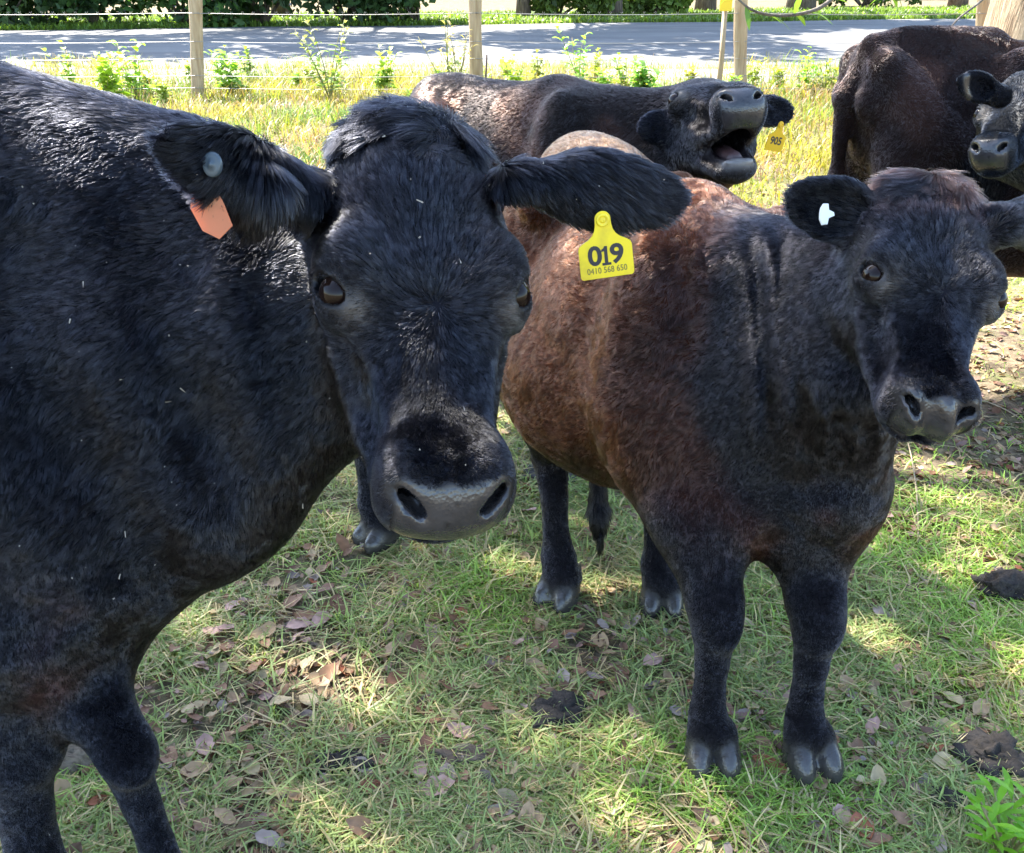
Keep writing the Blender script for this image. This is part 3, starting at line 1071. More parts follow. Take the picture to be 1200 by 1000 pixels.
# ---- cow B: brown-black heifer facing us
def cow_b():
    H = Head(at(1110, 190, 1.46), at(1113, 494, 1.275), (0.97, .10, -0.02), 1.03)
    T = Frame((.40, 1.76), (.30, -.95), 1.16, .70, 1.02)
    B = Body()
    T.slope = .045
    brown, dark, tan = np.array([.052, .018, .0082]), np.array([.0080, .0076, .0100]), np.array([.20, .10, .05])
    def col(V):
        l = T.loc(V)
        n = fbm(V, 7, 4) - .5
        bl = sstep(l[:, 0] + n * .35 + .5 * (l[:, 2] - .9) - l[:, 1] * .45, .05, .26) * sstep(l[:, 2] + n * .2, .66, .90)
        low = np.maximum(sstep(-(l[:, 2] + n * .35), -.68, -.48), .62 * sstep(l[:, 0] + n * .4, -.05, .12))
        c = brown[None] * (.75 + .8 * fbm(V, 14, 6))[:, None]
        top = sstep(l[:, 2] + n * .1, 1.16, 1.27) * sstep(-l[:, 0], .45, .6)
        c = c * (1 - top[:, None]) + top[:, None] * tan
        bul = np.exp(-(np.linalg.norm(V - at(1005, 600, 1.76), axis=1) / .20) ** 4)
        m = np.maximum(np.maximum(bl, low * .8), bul)[:, None]
        c = c * (1 - m) + dark * m
        du = (np.exp(-(np.linalg.norm((V - at(862, 238, 1.72)) * np.array([1, .6, 1]), axis=1) / .045) ** 2) * fbm(V, 40, 2))[:, None]
        return c * (1 - du) + du * np.array([.16, .13, .11])
    legtop = lambda V: (lambda m, c: c * m + dark * (1 - m))(sstep(V[:, 2] + (fbm(V, 9, 3) - .5) * .25, .46, .70)[:, None], col(V))
    add_trunk(B, T, col, ln=.013, curl=.6, belly=.04)
    ncol = lambda V: np.tile(dark, (len(V), 1)) + (sstep(fbm(V, 6, 9), .5, .7) * sstep(-V[:, 2], -.86, -.66))[:, None] * brown * .5
    add_neck(B, T, H, ncol, ln=.010, r0=.20, r1=.105, sq=.66, low=.06, curl=.15, nb=(0, .14, -.20), nt_=(0, .08, -.13), mr=.12, rl=.10)
    f1, f2 = ground_at(832, 890), ground_at(945, 892)
    h1, h2 = ground_at(657, 703), ground_at(775, 712)
    add_leg(B, T, f1[:2], 1, True, col=tuple(dark), toe=(-.05, -1, 0), lean=(-.07, 0, 0), thick=.92, topcol=legtop)
    add_leg(B, T, f2[:2], -1, True, col=tuple(dark), toe=(.15, -1, 0), lean=(-.09, 0, 0), thick=.92, topcol=legtop)
    add_leg(B, T, h1[:2], 1, False, col=tuple(dark), toe=(-.5, -.8, 0), thick=1.0, lean=(-.02, 0, 0), topcol=legtop)
    add_leg(B, T, h2[:2], -1, False, col=tuple(dark), toe=(-.1, -1, 0), thick=1.0, lean=(-.04, 0, 0), topcol=legtop)
    B.cone(at(1008, 455, 1.60), at(985, 560, 1.74), .070, .075, k=.09, flow=(0, 0, -1), ln=.010, col=ncol)
    B.ell(at(972, 582, 1.84), (.085, .085, .095), k=.12, flow=(0, 0, -1), ln=.012, col=ncol)
    B.cone(at(700, 520, 2.50), at(701, 600, 2.53), .016, .022, k=.02, flow=(.1, 0, -1), ln=.035, col=tuple(dark), curl=.1)
    B.cone(at(701, 600, 2.53), at(706, 655, 2.56), .022, .006, k=.02, flow=(.1, 0, -1), ln=.045, col=tuple(dark), curl=.1)
    add_head(B, H, (.0072, .0072, .0098), tuft=.05, pollcol=(.05, .028, .024), eyes_wide=1.0)
    add_ear(B, at(1032, 260, 1.50), at(926, 232, 1.53), .094, (-.1, -1, .1), ln=.014, cup=1.3, base_r=.030, incol=(.008, .008, .010))
    add_ear(B, at(1185, 262, 1.48), at(1262, 250, 1.56), .095, (.1, -1, .1), ln=.014, cup=1.3, base_r=.030)
    def fold(V, A):
        V = V.copy()
        l = T.loc(V)
        u = V[:, 0] + .10 * V[:, 2]
        m = sstep(V[:, 0], .36, .44) * sstep(-V[:, 0], -.70, -.60) * sstep(V[:, 2], .72, .85) * sstep(1.22 - V[:, 2], 0, .1) * np.exp(-np.clip(.03 - (np.linalg.norm(V - H.w(0, .2, -.1), axis=1) - .25 * H.s), 0, 9) / .01)
        V[:, 1] -= np.sin(u * 140 + 2 * fbm(V, 5, 3)) * .008 * m
        d = (fbm(V, 12, 31) - .5) * .010 * sstep(-l[:, 0], 0, .3)
        V[:, 0] -= d; V[:, 1] -= d
        return V, A
    o, V, F, A = finish_cow("cow", B, "dark brown heifer with white ear stud, standing right of the big black cow", .0062, .016,
                            (np.array([.40, 1.05, .84]), np.array([.86, 1.58, 1.28])), [H], fold)
    grow_fur("coat", V, F, A, 560000, .00046, o, FUR, 2, lay=.23, clump=.007, clump_amt=.45, bright=1.0)
    # white plastic stud with a small arrow-shaped tab
    b = at(968, 252, 1.495)
    pts = [(-7, 8), (-4, 13), (2, 13), (3, 6), (9, 3), (10, -1), (3, -4), (2, -11), (-5, -12), (-8, -5), (-8, 2)]
    me = extrude_outline([(x * .0013, y * .0013) for x, y in pts], b, np.array([1, 0, 0]), np.array([0, .3, .95]), np.array([0, -.95, .3]), .005, .06)
    st = put("ear_stud", me, simple_mat("white_plastic", (.75, .74, .70), .4), o)
    return o

# ---- cow C: mooing cow behind
def cow_c():
    H = Head(at(812, 92, 2.78), at(875, 97, 2.34), (.95, .30, .04), 1.04)
    T = Frame((.24, 2.96), (.70, -.71), 1.20, .62, .92)
    B = Body()
    c1 = np.array([.010, .0075, .0068])
    col = lambda V: c1 * (.7 + .9 * fbm(V, 8, 3))[:, None] + (sstep(fbm(V, 5, 15), .52, .7))[:, None] * np.array([.030, .013, .008])
    add_trunk(B, T, col, ln=.012, curl=.5)
    add_neck(B, T, H, col, ln=.012, r0=.19, r1=.12, sq=.7)
    add_head(B, H, (.010, .009, .010), tuft=.01, jaw=.085, eyes_wide=1.12)
    add_ear(B, at(795, 150, 2.66), at(750, 150, 2.64), .09, (-.3, -1, .3), ln=.012, cup=.0, base_r=.03)
    add_ear(B, at(885, 128, 2.58), at(928, 134, 2.60), .075, (.1, -1, .1), ln=.012, cup=.8, base_r=.035)
    g = ground_at(438, 642)
    add_leg(B, T, g[:2] + np.array([.02, .02]), 1, False, toe=(-.75, -.6, 0), col=BLACK)
    add_leg(B, T, T.w(-1.1, -.15, 0)[:2], -1, False)
    add_leg(B, T, T.w(.0, .15, 0)[:2], 1, True)
    add_leg(B, T, T.w(.03, -.15, 0)[:2], -1, True)
    o, V, F, A = finish_cow("cow", B, "black cow behind the brown heifer, mooing with open mouth and raised nose", .0068, .022,
                            (np.array([.32, 2.15, .75]), np.array([.85, 2.85, 1.35])), [H])
    grow_fur("coat", V, F, A, 170000, .0007, o, FUR, 3, lay=.25, clump=.012, clump_amt=.45)
    ear_tag(o, at(915, 147, 2.56), (.80, .45, -.18), (.20, 0, .98), .062, [("905", .44, -.66, .0006, 1.0, TAG_INK)],
            mat=simple_mat("tag_amber", (.72, .42, .01), .4), label="amber ear tag printed 905")
    return o

# ---- cow D: hindquarters and back, at the right edge
def cow_d():
    T = Frame((2.52, 3.70), (.985, .17), 1.34, 1.0, .92)
    T.slope = .10
    B = Body()
    H = Head(T.w(.62, 0, 1.30), T.w(.98, 0, .95), (0, -1, 0), 1.0)
    c1 = np.array([.013, .0075, .0065])
    col = lambda V: c1 * (.7 + .9 * fbm(V, 6, 3))[:, None] + (sstep(fbm(V, 4, 25), .52, .7))[:, None] * np.array([.02, .009, .006])
    add_trunk(B, T, col, ln=.010, curl=.3)
    # bony hips: ridge of the rump, hook bones and the hollow before them
    s = T.s
    kw = dict(flow=(1, 0, -.6), ln=.01, col=col, k=.05)
    B.cone(T.w(-1.30, 0, 1.20), T.w(-.90, 0, 1.25), .05, .05, **kw)
    for g in (-1, 1):
        B.cone(T.w(-.90, g * .20, 1.21), T.w(-.96, g * .235, 1.14), .045, .04, **kw)
        B.cone(T.w(-1.30, g * .10, 1.15), T.w(-1.12, g * .22, .95), .06, .07, **kw)
    R = np.stack([T.f, T.r, [0, 0, 1.0]])
    for g in (-1, 1):
        B.ell(T.w(-.74, g * .34, 1.14), (.12, .10, .08), R, k=.07, sub=True)
    add_neck(B, T, H, col, ln=.010)
    add_head(B, H, BLACK, tuft=.01)
    for x, sd, fr in ((-1.15, 1, False), (-1.22, -1, False), (0, 1, True), (.02, -1, True)):
        add_leg(B, T, T.w(x, sd * .18, 0)[:2], sd, fr)
    add_ear(B, H.w(-.11, .08, -.1), H.w(-.28, .06, -.12), .1, (0, 0, 1)); add_ear(B, H.w(.11, .08, -.1), H.w(.28, .06, -.12), .1, (0, 0, 1))
    o, V, F, A = finish_cow("cow", B, "bony-hipped dark cow seen from its rump, in front of the road", .014, .026,
                            (np.array([1.1, 3.2, .5]), np.array([2.3, 4.1, 1.5])), [H])
    grow_fur("coat", V, F, A, 170000, .0007, o, FUR, 4, lay=.18, clump=.012, clump_amt=.4)
    return o

# ---- cow E: head looking in from the right edge
def cow_e():
    H = Head(at(1206, 76, 2.90), at(1154, 168, 2.67), (.66, -.72, .10), .95)
    T = Frame((2.22, 2.98), (-.85, -.50), 1.22, .9, .95)
    B = Body()
    col = lambda V: np.array([.012, .014, .017]) * (.7 + .8 * fbm(V, 8, 3))[:, None]
    add_trunk(B, T, col, ln=.012)
    add_neck(B, T, H, col, ln=.012, r0=.19, r1=.12)
    add_head(B, H, (.005, .006, .008), tuft=.01)
    add_ear(B, at(1164, 110, 2.68), at(1125, 93, 2.62), .075, (-.3, -1, .1), ln=.01, cup=1.0, base_r=.03)
    add_ear(B, at(1225, 110, 2.80), at(1265, 96, 2.82), .085, (.1, -1, .1), ln=.01, base_r=.03)
    for x, sd, fr in ((-1.15, 1, False), (-1.22, -1, False), (0, 1, True), (.02, -1, True)):
        add_leg(B, T, T.w(x, sd * .16, 0)[:2], sd, fr)
    o, V, F, A = finish_cow("cow", B, "black cow at the right edge, only its lowered head and ear looking in", .0075, .024,
                            (np.array([1.05, 2.3, .9]), np.array([1.7, 2.95, 1.5])), [H])
    grow_fur("coat", V, F, A, 90000, .0007, o, FUR, 5, lay=.22, clump=.012, clump_amt=.4)
    return o

cow_a(); cow_b(); cow_c(); cow_d(); cow_e()


# ------------------------------------------------------------------ ground, road, verges
def ground_h(x, y):
    P = np.stack([x, y, np.zeros_like(x)], 1)
    near = sstep(-y, -9, -3)
    return (fbm(P, 1.3, 40) - .5) * .05 * near + (fbm(P, 7, 41, 2) - .5) * .018 * near

def litter_mask(P):
    """1 where dead leaves cover the soil and little grass grows"""
    a = np.exp(-(((P[:, 0] - 1.85) / 1.15) ** 2 + ((P[:, 1] - 3.7) / 1.45) ** 2) ** 2)
    b = sstep(fbm(P, 1.9, 77), .60, .70) * .6
    return np.clip(a + b, 0, 1)

xs = np.concatenate([np.linspace(-80, -5, 26)[:-1], np.arange(-5, 6, .045), np.linspace(6, 80, 26)])
ys = np.concatenate([np.linspace(-30, .4, 12)[:-1], np.arange(.4, 7, .045), np.linspace(7, 15.4, 40)[:-1], np.linspace(15.4, 180, 60)])
GX, GY = np.meshgrid(xs, ys, indexing='ij')
gx, gy = GX.ravel(), GY.ravel()
GV = np.stack([gx, gy, ground_h(gx, gy)], 1)
ny_ = len(ys)
ii, jj = np.meshgrid(np.arange(len(xs) - 1), np.arange(ny_ - 1), indexing='ij')
a = (ii * ny_ + jj).ravel()
GF = np.stack([a, a + ny_, a + ny_ + 1, a + 1], 1)
m, nt, out = new_mat("soil")
b = N(nt, "ShaderNodeBsdfPrincipled"); b.inputs["Roughness"].default_value = .95; b.inputs["Specular IOR Level"].default_value = .15
tc = N(nt, "ShaderNodeTexCoord")
n1 = N(nt, "ShaderNodeTexNoise"); n1.inputs["Scale"].default_value = 3.2; n1.inputs["Detail"].default_value = 8; n1.inputs["Roughness"].default_value = .7
n2 = N(nt, "ShaderNodeTexNoise"); n2.inputs["Scale"].default_value = 55; n2.inputs["Detail"].default_value = 8; n2.inputs["Roughness"].default_value = .75
r1 = N(nt, "ShaderNodeValToRGB")
for p, c in ((.35, (.09, .11, .035)), (.5, (.16, .125, .08)), (.68, (.22, .165, .11))):
    e = r1.color_ramp.elements.new(p); e.color = (*c, 1)
r1.color_ramp.elements.remove(r1.color_ramp.elements[0]); r1.color_ramp.elements.remove(r1.color_ramp.elements[-1])
r2 = N(nt, "ShaderNodeMapRange"); r2.inputs[1].default_value = .3; r2.inputs[2].default_value = .7; r2.inputs[3].default_value = .45; r2.inputs[4].default_value = 1.7
mm = N(nt, "ShaderNodeMix", data_type='RGBA', blend_type='MULTIPLY'); mm.inputs[0].default_value = 1
bp = N(nt, "ShaderNodeBump"); bp.inputs["Distance"].default_value = .012; bp.inputs["Strength"].default_value = 1
for q in (n1, n2): nt.links.new(tc.outputs["Object"], q.inputs["Vector"])
nt.links.new(n1.outputs[0], r1.inputs[0]); nt.links.new(n2.outputs[0], r2.inputs[0])
nt.links.new(r1.outputs[0], mm.inputs[6]); nt.links.new(r2.outputs[0], mm.inputs[7]); nt.links.new(mm.outputs[2], b.inputs["Base Color"])
nt.links.new(n2.outputs[0], bp.inputs["Height"]); nt.links.new(bp.outputs[0], b.inputs["Normal"]); nt.links.new(b.outputs[0], out.inputs[0])
tag(put("ground", np_mesh("ground", GV, GF, smooth=True), m), kind="structure")

# road: a sheet running across behind the fence, its far side swinging away to the right
def road_near(x): return 16.0 + .0 * x + .25 * math.sin(x * .4)
def road_far(x): return 27.5 + .22 * max(x + 8, -20) + .2 * math.sin(x * .7)
def strip(fa, fb, z, x0=-70, x1=70, step=.5, cross=6):
    X = np.arange(x0, x1 + .01, step)
    V, F = [], []
    for x in X:
        for k in range(cross + 1):
            t = k / cross
            V.append((x, fa(x) * (1 - t) + fb(x) * t, z + .10 * math.sin(math.pi * t)))
    for i in range(len(X) - 1):
        for k in range(cross):
            a = i * (cross + 1) + k
            F.append((a, a + cross + 1, a + cross + 2, a + 1))
    return np_mesh("strip", V, F, smooth=True)
ROAD = simple_mat("asphalt", (.10, .10, .10), .85, col2=(.17, .167, .16), scale=1.2, bump=.004, bscale=220, detail=12, stretch=(.35, 1, 1))
GRAV = simple_mat("gravel", (.20, .185, .15), .95, col2=(.33, .31, .26), scale=9, bump=.02, bscale=60, detail=10)
tag(put("road", strip(road_near, road_far, .012), ROAD), kind="structure")
tag(put("gravel_verge", strip(lambda x: road_near(x) - .9 - .5 * math.sin(x * .9) - 1.6 * math.exp(-((x - 3.2) / 2.6) ** 2), lambda x: road_near(x) + .3, .006, cross=3), GRAV), kind="structure")

# ------------------------------------------------------------------ grass
GRASS = leaf_mat("grass_blade", trans=.42, rough=.42, spec=.35)
def blades(P, hgt, wid, col, lean, seed, yaw=None):
    rg = np.random.default_rng(seed)
    n = len(P)
    a = rg.random(n) * 2 * math.pi
    d = np.stack([np.cos(a), np.sin(a), np.zeros(n)], 1)
    w = np.stack([-np.sin(a), np.cos(a), np.zeros(n)], 1)
    w = w * np.cos(.4) + 0
    L = lean * (0.4 + 1.2 * rg.random(n))
    V = np.zeros((n, 6, 3))
    for k, (t, ww) in enumerate(((0, .8), (.55, 1.0), (1.0, .12))):
        c = P + d * (hgt * L * t * t)[:, None] + np.array([0, 0, 1]) * (hgt * (t - .38 * L * t * t))[:, None]
        V[:, 2 * k] = c - w * (wid * ww / 2)[:, None]
        V[:, 2 * k + 1] = c + w * (wid * ww / 2)[:, None]
    i = np.arange(n)[:, None] * 6
    F = np.concatenate([i + np.array([0, 1, 3, 2]), i + np.array([2, 3, 5, 4])])
    C = np.repeat(col, 6, axis=0)
    return V.reshape(-1, 3), F, C

def field_points(n, y0, y1, pw, seed, pad=.35):
    """points inside the viewed wedge of ground, thinning with distance"""
    rg = np.random.default_rng(seed)
    u = rg.random(n)
    y = (y0 ** (1 - pw) + u * (y1 ** (1 - pw) - y0 ** (1 - pw))) ** (1 / (1 - pw))
    x = (rg.random(n) * 2 - 1) * (.56 * (y * .905 + .64) + pad)
    return np.stack([x, y, np.zeros(n)], 1), rg

gp, rg = field_points(380000, 1.0, 7.5, 1.55, 21)
dens = fbm(gp, 2.6, 50) * .6 + fbm(gp, 11, 51) * .5
keep = rg.random(len(gp)) < sstep(dens, .36, .62) * (1 - .97 * litter_mask(gp)) + .03
gp = gp[keep]
n = len(gp)
hg = (.020 + .050 * rg.random(n) ** 1.6) * (.6 + .9 * fbm(gp, 3.1, 52))
kind = rg.random(n)
dry = (kind < .26 + .35 * sstep(fbm(gp, 2.2, 56), .50, .68))
lush = sstep(fbm(gp, 1.7, 53), .42, .6)[:, None]
gc = np.array([.31, .38, .145]) * (1 - lush) + np.array([.29, .44, .09]) * lush
gc = gc * (.55 + .9 * rg.random((n, 1)))
gc[dry] = np.array([.62, .50, .28]) * (.5 + .8 * rg.random((dry.sum(), 1)))
gp[:, 2] = ground_h(gp[:, 0], gp[:, 1]) - .004
lean = .8 + .9 * rg.random(n); lean[dry] = 1.7
hg[dry] *= 1.1
w_ = (.0022 + .0026 * rg.random(n)) * (1 + .12 * gp[:, 1])
parts = [blades(gp, hg, w_, gc, lean, 31)]
V, F, C = join(parts)
tag(put("grass", np_mesh("grass", V, F, colors=C), GRASS), "short trodden paddock grass, green with dry straw blades", "grass", kind="stuff")
# long sunny grass on the roadside
gp, rg = field_points(150000, 5.5, 16.2, .9, 22, pad=1.2)
keep = rg.random(len(gp)) < sstep(gp[:, 1] + 2.5 * fbm(gp, .9, 60), 7.0, 9.5) * (.35 + .65 * sstep(fbm(gp, 1.1, 61), .35, .55))
gp = gp[keep]; n = len(gp)
hg = (.06 + .16 * rg.random(n) ** 1.5) * (.5 + 1.1 * fbm(gp, 1.0, 62)) * (1 + .5 * sstep(gp[:, 1], 11.5, 13))
gv = sstep(fbm(gp, .8, 66), .38, .60)[:, None]
gc = (np.array([.34, .31, .05]) * gv + np.array([.15, .24, .05]) * (1 - gv)) * (.35 + 1.0 * rg.random((n, 1)))
dry = rg.random(n) < .16 + .3 * sstep(fbm(gp, 1.3, 63), .52, .64)
gc[dry] = np.array([.40, .25, .14]) * (.5 + .8 * rg.random((dry.sum(), 1)))
V, F, C = blades(gp, hg, .006 + .006 * rg.random(n), gc, .5 + .7 * rg.random(n), 32)
tag(put("grass", np_mesh("verge_grass", V, F, colors=C), GRASS), "long sunlit yellow-green grass along the wire fence", "grass", kind="stuff")
# grass strip beyond the road
n = 60000
rg = np.random.default_rng(23)
x = -26 + 60 * rg.random(n); y = np.array([road_far(q) for q in x]) + .2 + 7 * rg.random(n) ** 1.3
gp = np.stack([x, y, np.zeros(n)], 1)
V, F, C = blades(gp, .06 + .16 * rg.random(n), .03 + .02 * rg.random(n), np.array([.16, .25, .045]) * (.5 + .9 * rg.random((n, 1))), .7 * np.ones(n), 33)
tag(put("grass", np_mesh("far_grass", V, F, colors=C), GRASS), "rough grass bank on the far side of the road", "grass", kind="stuff")

# ------------------------------------------------------------------ fallen leaves
DRY = leaf_mat("dry_leaf", trans=.12, rough=.55, spec=.35, tgain=(1.2, .9, .5))
def leaf_shape(seed, L=1.0, W=.55, curl=.25):
    rg = np.random.default_rng(seed)
    nu, nv = 7, 4
    V, F = [], []
    c1, c2, tw = curl * (rg.random() * 1.6 - .5), curl * (.3 + rg.random()), rg.normal(0, .25)
    for i in range(nu + 1):
        t = i / nu
        w = W / 2 * (math.sin(math.pi * t ** .85) ** .75) * (1 + .1 * rg.normal()) + .012
        for j in range(nv + 1):
            s = j / nv * 2 - 1
            x = (t - .5) * L
            y = w * s
            z = c1 * (x * x) * 2 + c2 * abs(s) ** 1.6 * w + tw * x * y + .03 * rg.normal() * abs(s)
            V.append((x, y, z))
    for i in range(nu):
        for j in range(nv):
            a = i * (nv + 1) + j
            F.append((a, a + nv + 1, a + nv + 2, a + 1))
    V.append((-.5 * L, .012, 0)); V.append((-.5 * L, -.012, 0)); V.append((-.68 * L, -.010, .02)); V.append((-.68 * L, .010, .02))
    k = len(V) - 4
    F.append((k, k + 1, k + 2, k + 3))
    V = np.array(V); V[:, 2] -= V[:, 2].min()
    return V, np.array(F)

LEAF_COL = [((.40, .27, .15), "pale tan"), ((.27, .15, .085), "brown"), ((.43, .27, .22), "pinkish"), ((.17, .085, .05), "dark brown"),
            ((.47, .36, .20), "straw-coloured"), ((.35, .12, .06), "rusty red"), ((.33, .26, .22), "greyish")]
shapes = [leaf_shape(300 + i, 1, .42 + .05 * (i % 5), .35) for i in range(10)]
def rot(ax, ay, az):
    return np.array(Matrix.Rotation(az, 3, 'Z') @ Matrix.Rotation(ay, 3, 'Y') @ Matrix.Rotation(ax, 3, 'X'))
def scatter_leaves(P, size, seed):
    rg = np.random.default_rng(seed)
    Vs, Fs, Cs, n0 = [], [], [], 0
    for p, s in zip(P, size):
        V, F = shapes[rg.integers(len(shapes))]
        R = rot(rg.normal(0, .35), rg.normal(0, .30), rg.random() * 6.283)
        W = (V * s) @ R.T + p
        c = np.array(LEAF_COL[rg.choice(7, p=[.26, .22, .1, .16, .14, .03, .09])][0]) * (.55 + .7 * rg.random())
        Vs.append(W); Fs.append(F + n0); n0 += len(V)
        Cs.append(np.tile(c, (len(V), 1)) * (1 - .25 * rg.random((len(V), 1))))
    return np.concatenate(Vs), np.concatenate(Fs), np.concatenate(Cs)
cp, rg = field_points(36000, 1.0, 12, 1.25, 24)
keep = rg.random(len(cp)) < .34 + .66 * litter_mask(cp) + .25 * (cp[:, 1] > 5)
cp = cp[keep][:20000]
cp[:, 2] = ground_h(cp[:, 0], cp[:, 1]) + .004 + .014 * rg.random(len(cp)) * (litter_mask(cp) < .4)
V, F, C = scatter_leaves(cp, (.016 + .042 * rg.random(len(cp)) ** 2), 41)
tag(put("leaf_litter", np_mesh("litter", V, F, colors=C), DRY), "litter of small dead leaves and bark strewn over the soil", "leaf litter", kind="stuff")

# the larger fallen leaves, each on its own
leaf_meshes = []
for ci, (c, nm) in enumerate(LEAF_COL):
    for k in range(2):
        V, F = leaf_shape(500 + ci * 2 + k, 1, .52 + .08 * k, .30)
        rg = np.random.default_rng(ci * 7 + k)
        C = np.array(c) * (.8 + .35 * rg.random((len(V), 1)))
        me = np_mesh("leaf", V, F, colors=C); me.materials.append(DRY)
        leaf_meshes.append((me, nm, ci))
def place_leaf(p, size, mesh_i, rz, label, tilt=(0, 0)):
    me, nm, ci = leaf_meshes[mesh_i]
    o = bpy.data.objects.new("leaf", me)
    COL.objects.link(o)
    h = float(ground_h(np.array([p[0]]), np.array([p[1]]))[0])
    o.location = (p[0], p[1], h + .012 + size * .10 * (abs(tilt[0]) + abs(tilt[1])) * 2)
    o.rotation_euler = (tilt[0], tilt[1], rz)
    o.scale = (size,) * 3
    tag(o, label, "leaf", "dead leaves fallen on the grass")
NAMED = [  # px, py, length in px, colour, angle, label
    (511, 933, 46, 2, .1, "broad pinkish leaf lying flat on the grass near the bottom middle"),
    (632, 925, 46, 0, .4, "pale tan leaf with a folded edge, right of the pinkish leaf near the bottom"),
    (654, 986, 44, 0, .0, "yellowish tan leaf at the bottom edge of the picture, below the middle"),
    (242, 882, 34, 2, 1.9, "pale mauve leaf standing on edge beside the big cow's far foreleg"),
    (268, 925, 36, 0, .5, "tan leaf on bright grass just right of the big cow's far foreleg"),
    (364, 829, 28, 4, -.5, "whitish dry leaf on grass below the big cow's brisket"),
    (540, 866, 34, 2, -.3, "pink-brown leaf beside a crumbled clod, below the big cow's muzzle"),
    (668, 902, 20, 6, .3, "small grey leaf right of the folded tan leaf"),
    (630, 790, 34, 0, -.8, "tan leaf on the grass behind the mud lump"),
    (765, 783, 30, 2, .6, "pinkish leaf left of the heifer's front hoof, among the green blades"),
    (785, 762, 34, 1, .1, "curled brown leaf at the heifer's front shin"),
    (970, 760, 32, 0, -.9, "pale curled leaf standing right of the heifer's front leg"),
    (540, 768, 16, 5, .2, "tiny bright red leaf in the sunlit patch of grass"),
    (697, 975, 30, 0, 1.1, "upright tan leaf at the bottom edge, right of the yellowish one"),
    (944, 897, 34, 1, .5, "brown leaf propped on the heifer's front hoof"),
    (900, 905, 40, 5, -.4, "rusty leaf between the heifer's front hooves"),
    (1095, 883, 24, 5, .0, "small red-brown leaf to the right of the heifer's front hooves"),
    (820, 752, 30, 3, .2, "dark folded leaf behind the heifer's front leg"),
    (1148, 838, 32, 0, .7, "tan leaf on the grass above the mud lump at the right"),
    (1115, 825, 26, 4, 2.0, "straw-coloured leaf in thick grass at the right"),
    (345, 712, 28, 1, .9, "brown curled leaf under the big cow's chin"),
    (383, 697, 22, 3, .2, "dark leaf on the grass beside the stray hoof"),
    (455, 770, 30, 0, 1.2, "narrow tan leaf left of the sunlit patch"),
]
rgl = np.random.default_rng(91)
for (px, py, L, ci, rz, lab) in NAMED:
    p = ground_at(px, py)
    z = p[1] * .905 + .64
    place_leaf(p, L / FPX * z * 1.05, ci * 2 + int(rgl.integers(2)), rz, lab, (rgl.normal(0, .12), rgl.normal(0, .12)))
cnt = 0
while cnt < 270:
    px, py = 60 + 1140 * rgl.random(), 560 + 440 * rgl.random() ** .8
    p = ground_at(px, py)
    if px < 200 and py < 800: continue
    if min(abs(px - q[0]) + abs(py - q[1]) for q in NAMED) < 26: continue
    size = .034 + .036 * rgl.random()
    mi = int(rgl.choice(14, p=np.repeat([.13, .11, .07, .07, .07, .01, .04], 2)))
    cnt += 1
    place_leaf(p, size, mi, rgl.random() * 6.28, "small %s dead leaf, one of many lying on the grass around the cattle" % LEAF_COL[leaf_meshes[mi][2]][1], (rgl.normal(0, .25), rgl.normal(0, .25)))

# ------------------------------------------------------------------ clods, dung, stones, sticks
MUD = simple_mat("mud", (.012, .009, .007), .85, col2=(.034, .026, .020), scale=40, bump=.006, bscale=90)
STONE = simple_mat("stone", (.10, .05, .03), .7, col2=(.16, .09, .055), scale=20, bump=.002, bscale=80)
def lump(name, p, rx, ry, rz, mat, label, cat, seed, rough=.5, group=None):
    bm_n, bm_m = 26, 40
    V, F = [], []
    for i in range(bm_n + 1):
        a = math.pi * i / bm_n
        for j in range(bm_m):
            b = 2 * math.pi * j / bm_m
            V.append((math.sin(a) * math.cos(b), math.sin(a) * math.sin(b), math.cos(a)))
    for i in range(bm_n):
        for j in range(bm_m):
            F.append((i * bm_m + j, (i + 1) * bm_m + j, (i + 1) * bm_m + (j + 1) % bm_m, i * bm_m + (j + 1) % bm_m))
    V = np.array(V)
    f = 1 + rough * (fbm(V, 2.2, seed) - .5) * 1.6 + rough * (fbm(V, 8, seed + 3) - .5) * .9
    V = V * f[:, None] * np.array([rx, ry, rz])
    h = float(ground_h(np.array([p[0]]), np.array([p[1]]))[0])
    o = put(name, np_mesh(name, V, F, smooth=True), mat, loc=(p[0], p[1], h + rz * .35))
    return tag(o, label, cat, group)
G_ = "dark mud clods in the grass"
lump("mud_clod", ground_at(657, 842), .060, .050, .026, MUD, "dark crumbly mud clod in the middle of the grass, left of the heifer's front hoof", "mud clod", 1, .8, G_)
lump("mud_clod", ground_at(408, 900), .062, .035, .020, MUD, "long low mud clod on the grass below the big cow's chin", "mud clod", 2, .8, G_)
lump("mud_clod", ground_at(1180, 700), .085, .060, .045, MUD, "tall dark mud clod at the right edge, level with the heifer's knee", "mud clod", 3, .8, G_)
lump("mud_clod", ground_at(1165, 893), .070, .060, .035, MUD, "lumpy mud clod at the right edge, above the leafy seedling", "mud clod", 4, .8, G_)
lump("mud_clod", ground_at(1118, 945), .055, .035, .020, MUD, "flat mud clod left of the leafy seedling", "mud clod", 5, .8, G_)
lump("mud_clod", ground_at(540, 893), .075, .035, .018, simple_mat("dry_mud", (.07, .05, .035), .9, col2=(.13, .10, .07), scale=30, bump=.006, bscale=80), "dry brown crumbled clod above the broad pinkish leaf", "mud clod", 6, .9, G_)
lump("dung", ground_at(640, 562), .085, .06, .03, simple_mat("dung", (.035, .032, .03), .9, col2=(.09, .085, .08), scale=25, bump=.006, bscale=60), "greyish dried dung pat on grass right of the big cow's muzzle", "dung", 7, .5)
lump("stone", ground_at(785, 880), .017, .015, .022, STONE, "smooth reddish brown stone beside the heifer's front hoof", "stone", 8, .15)
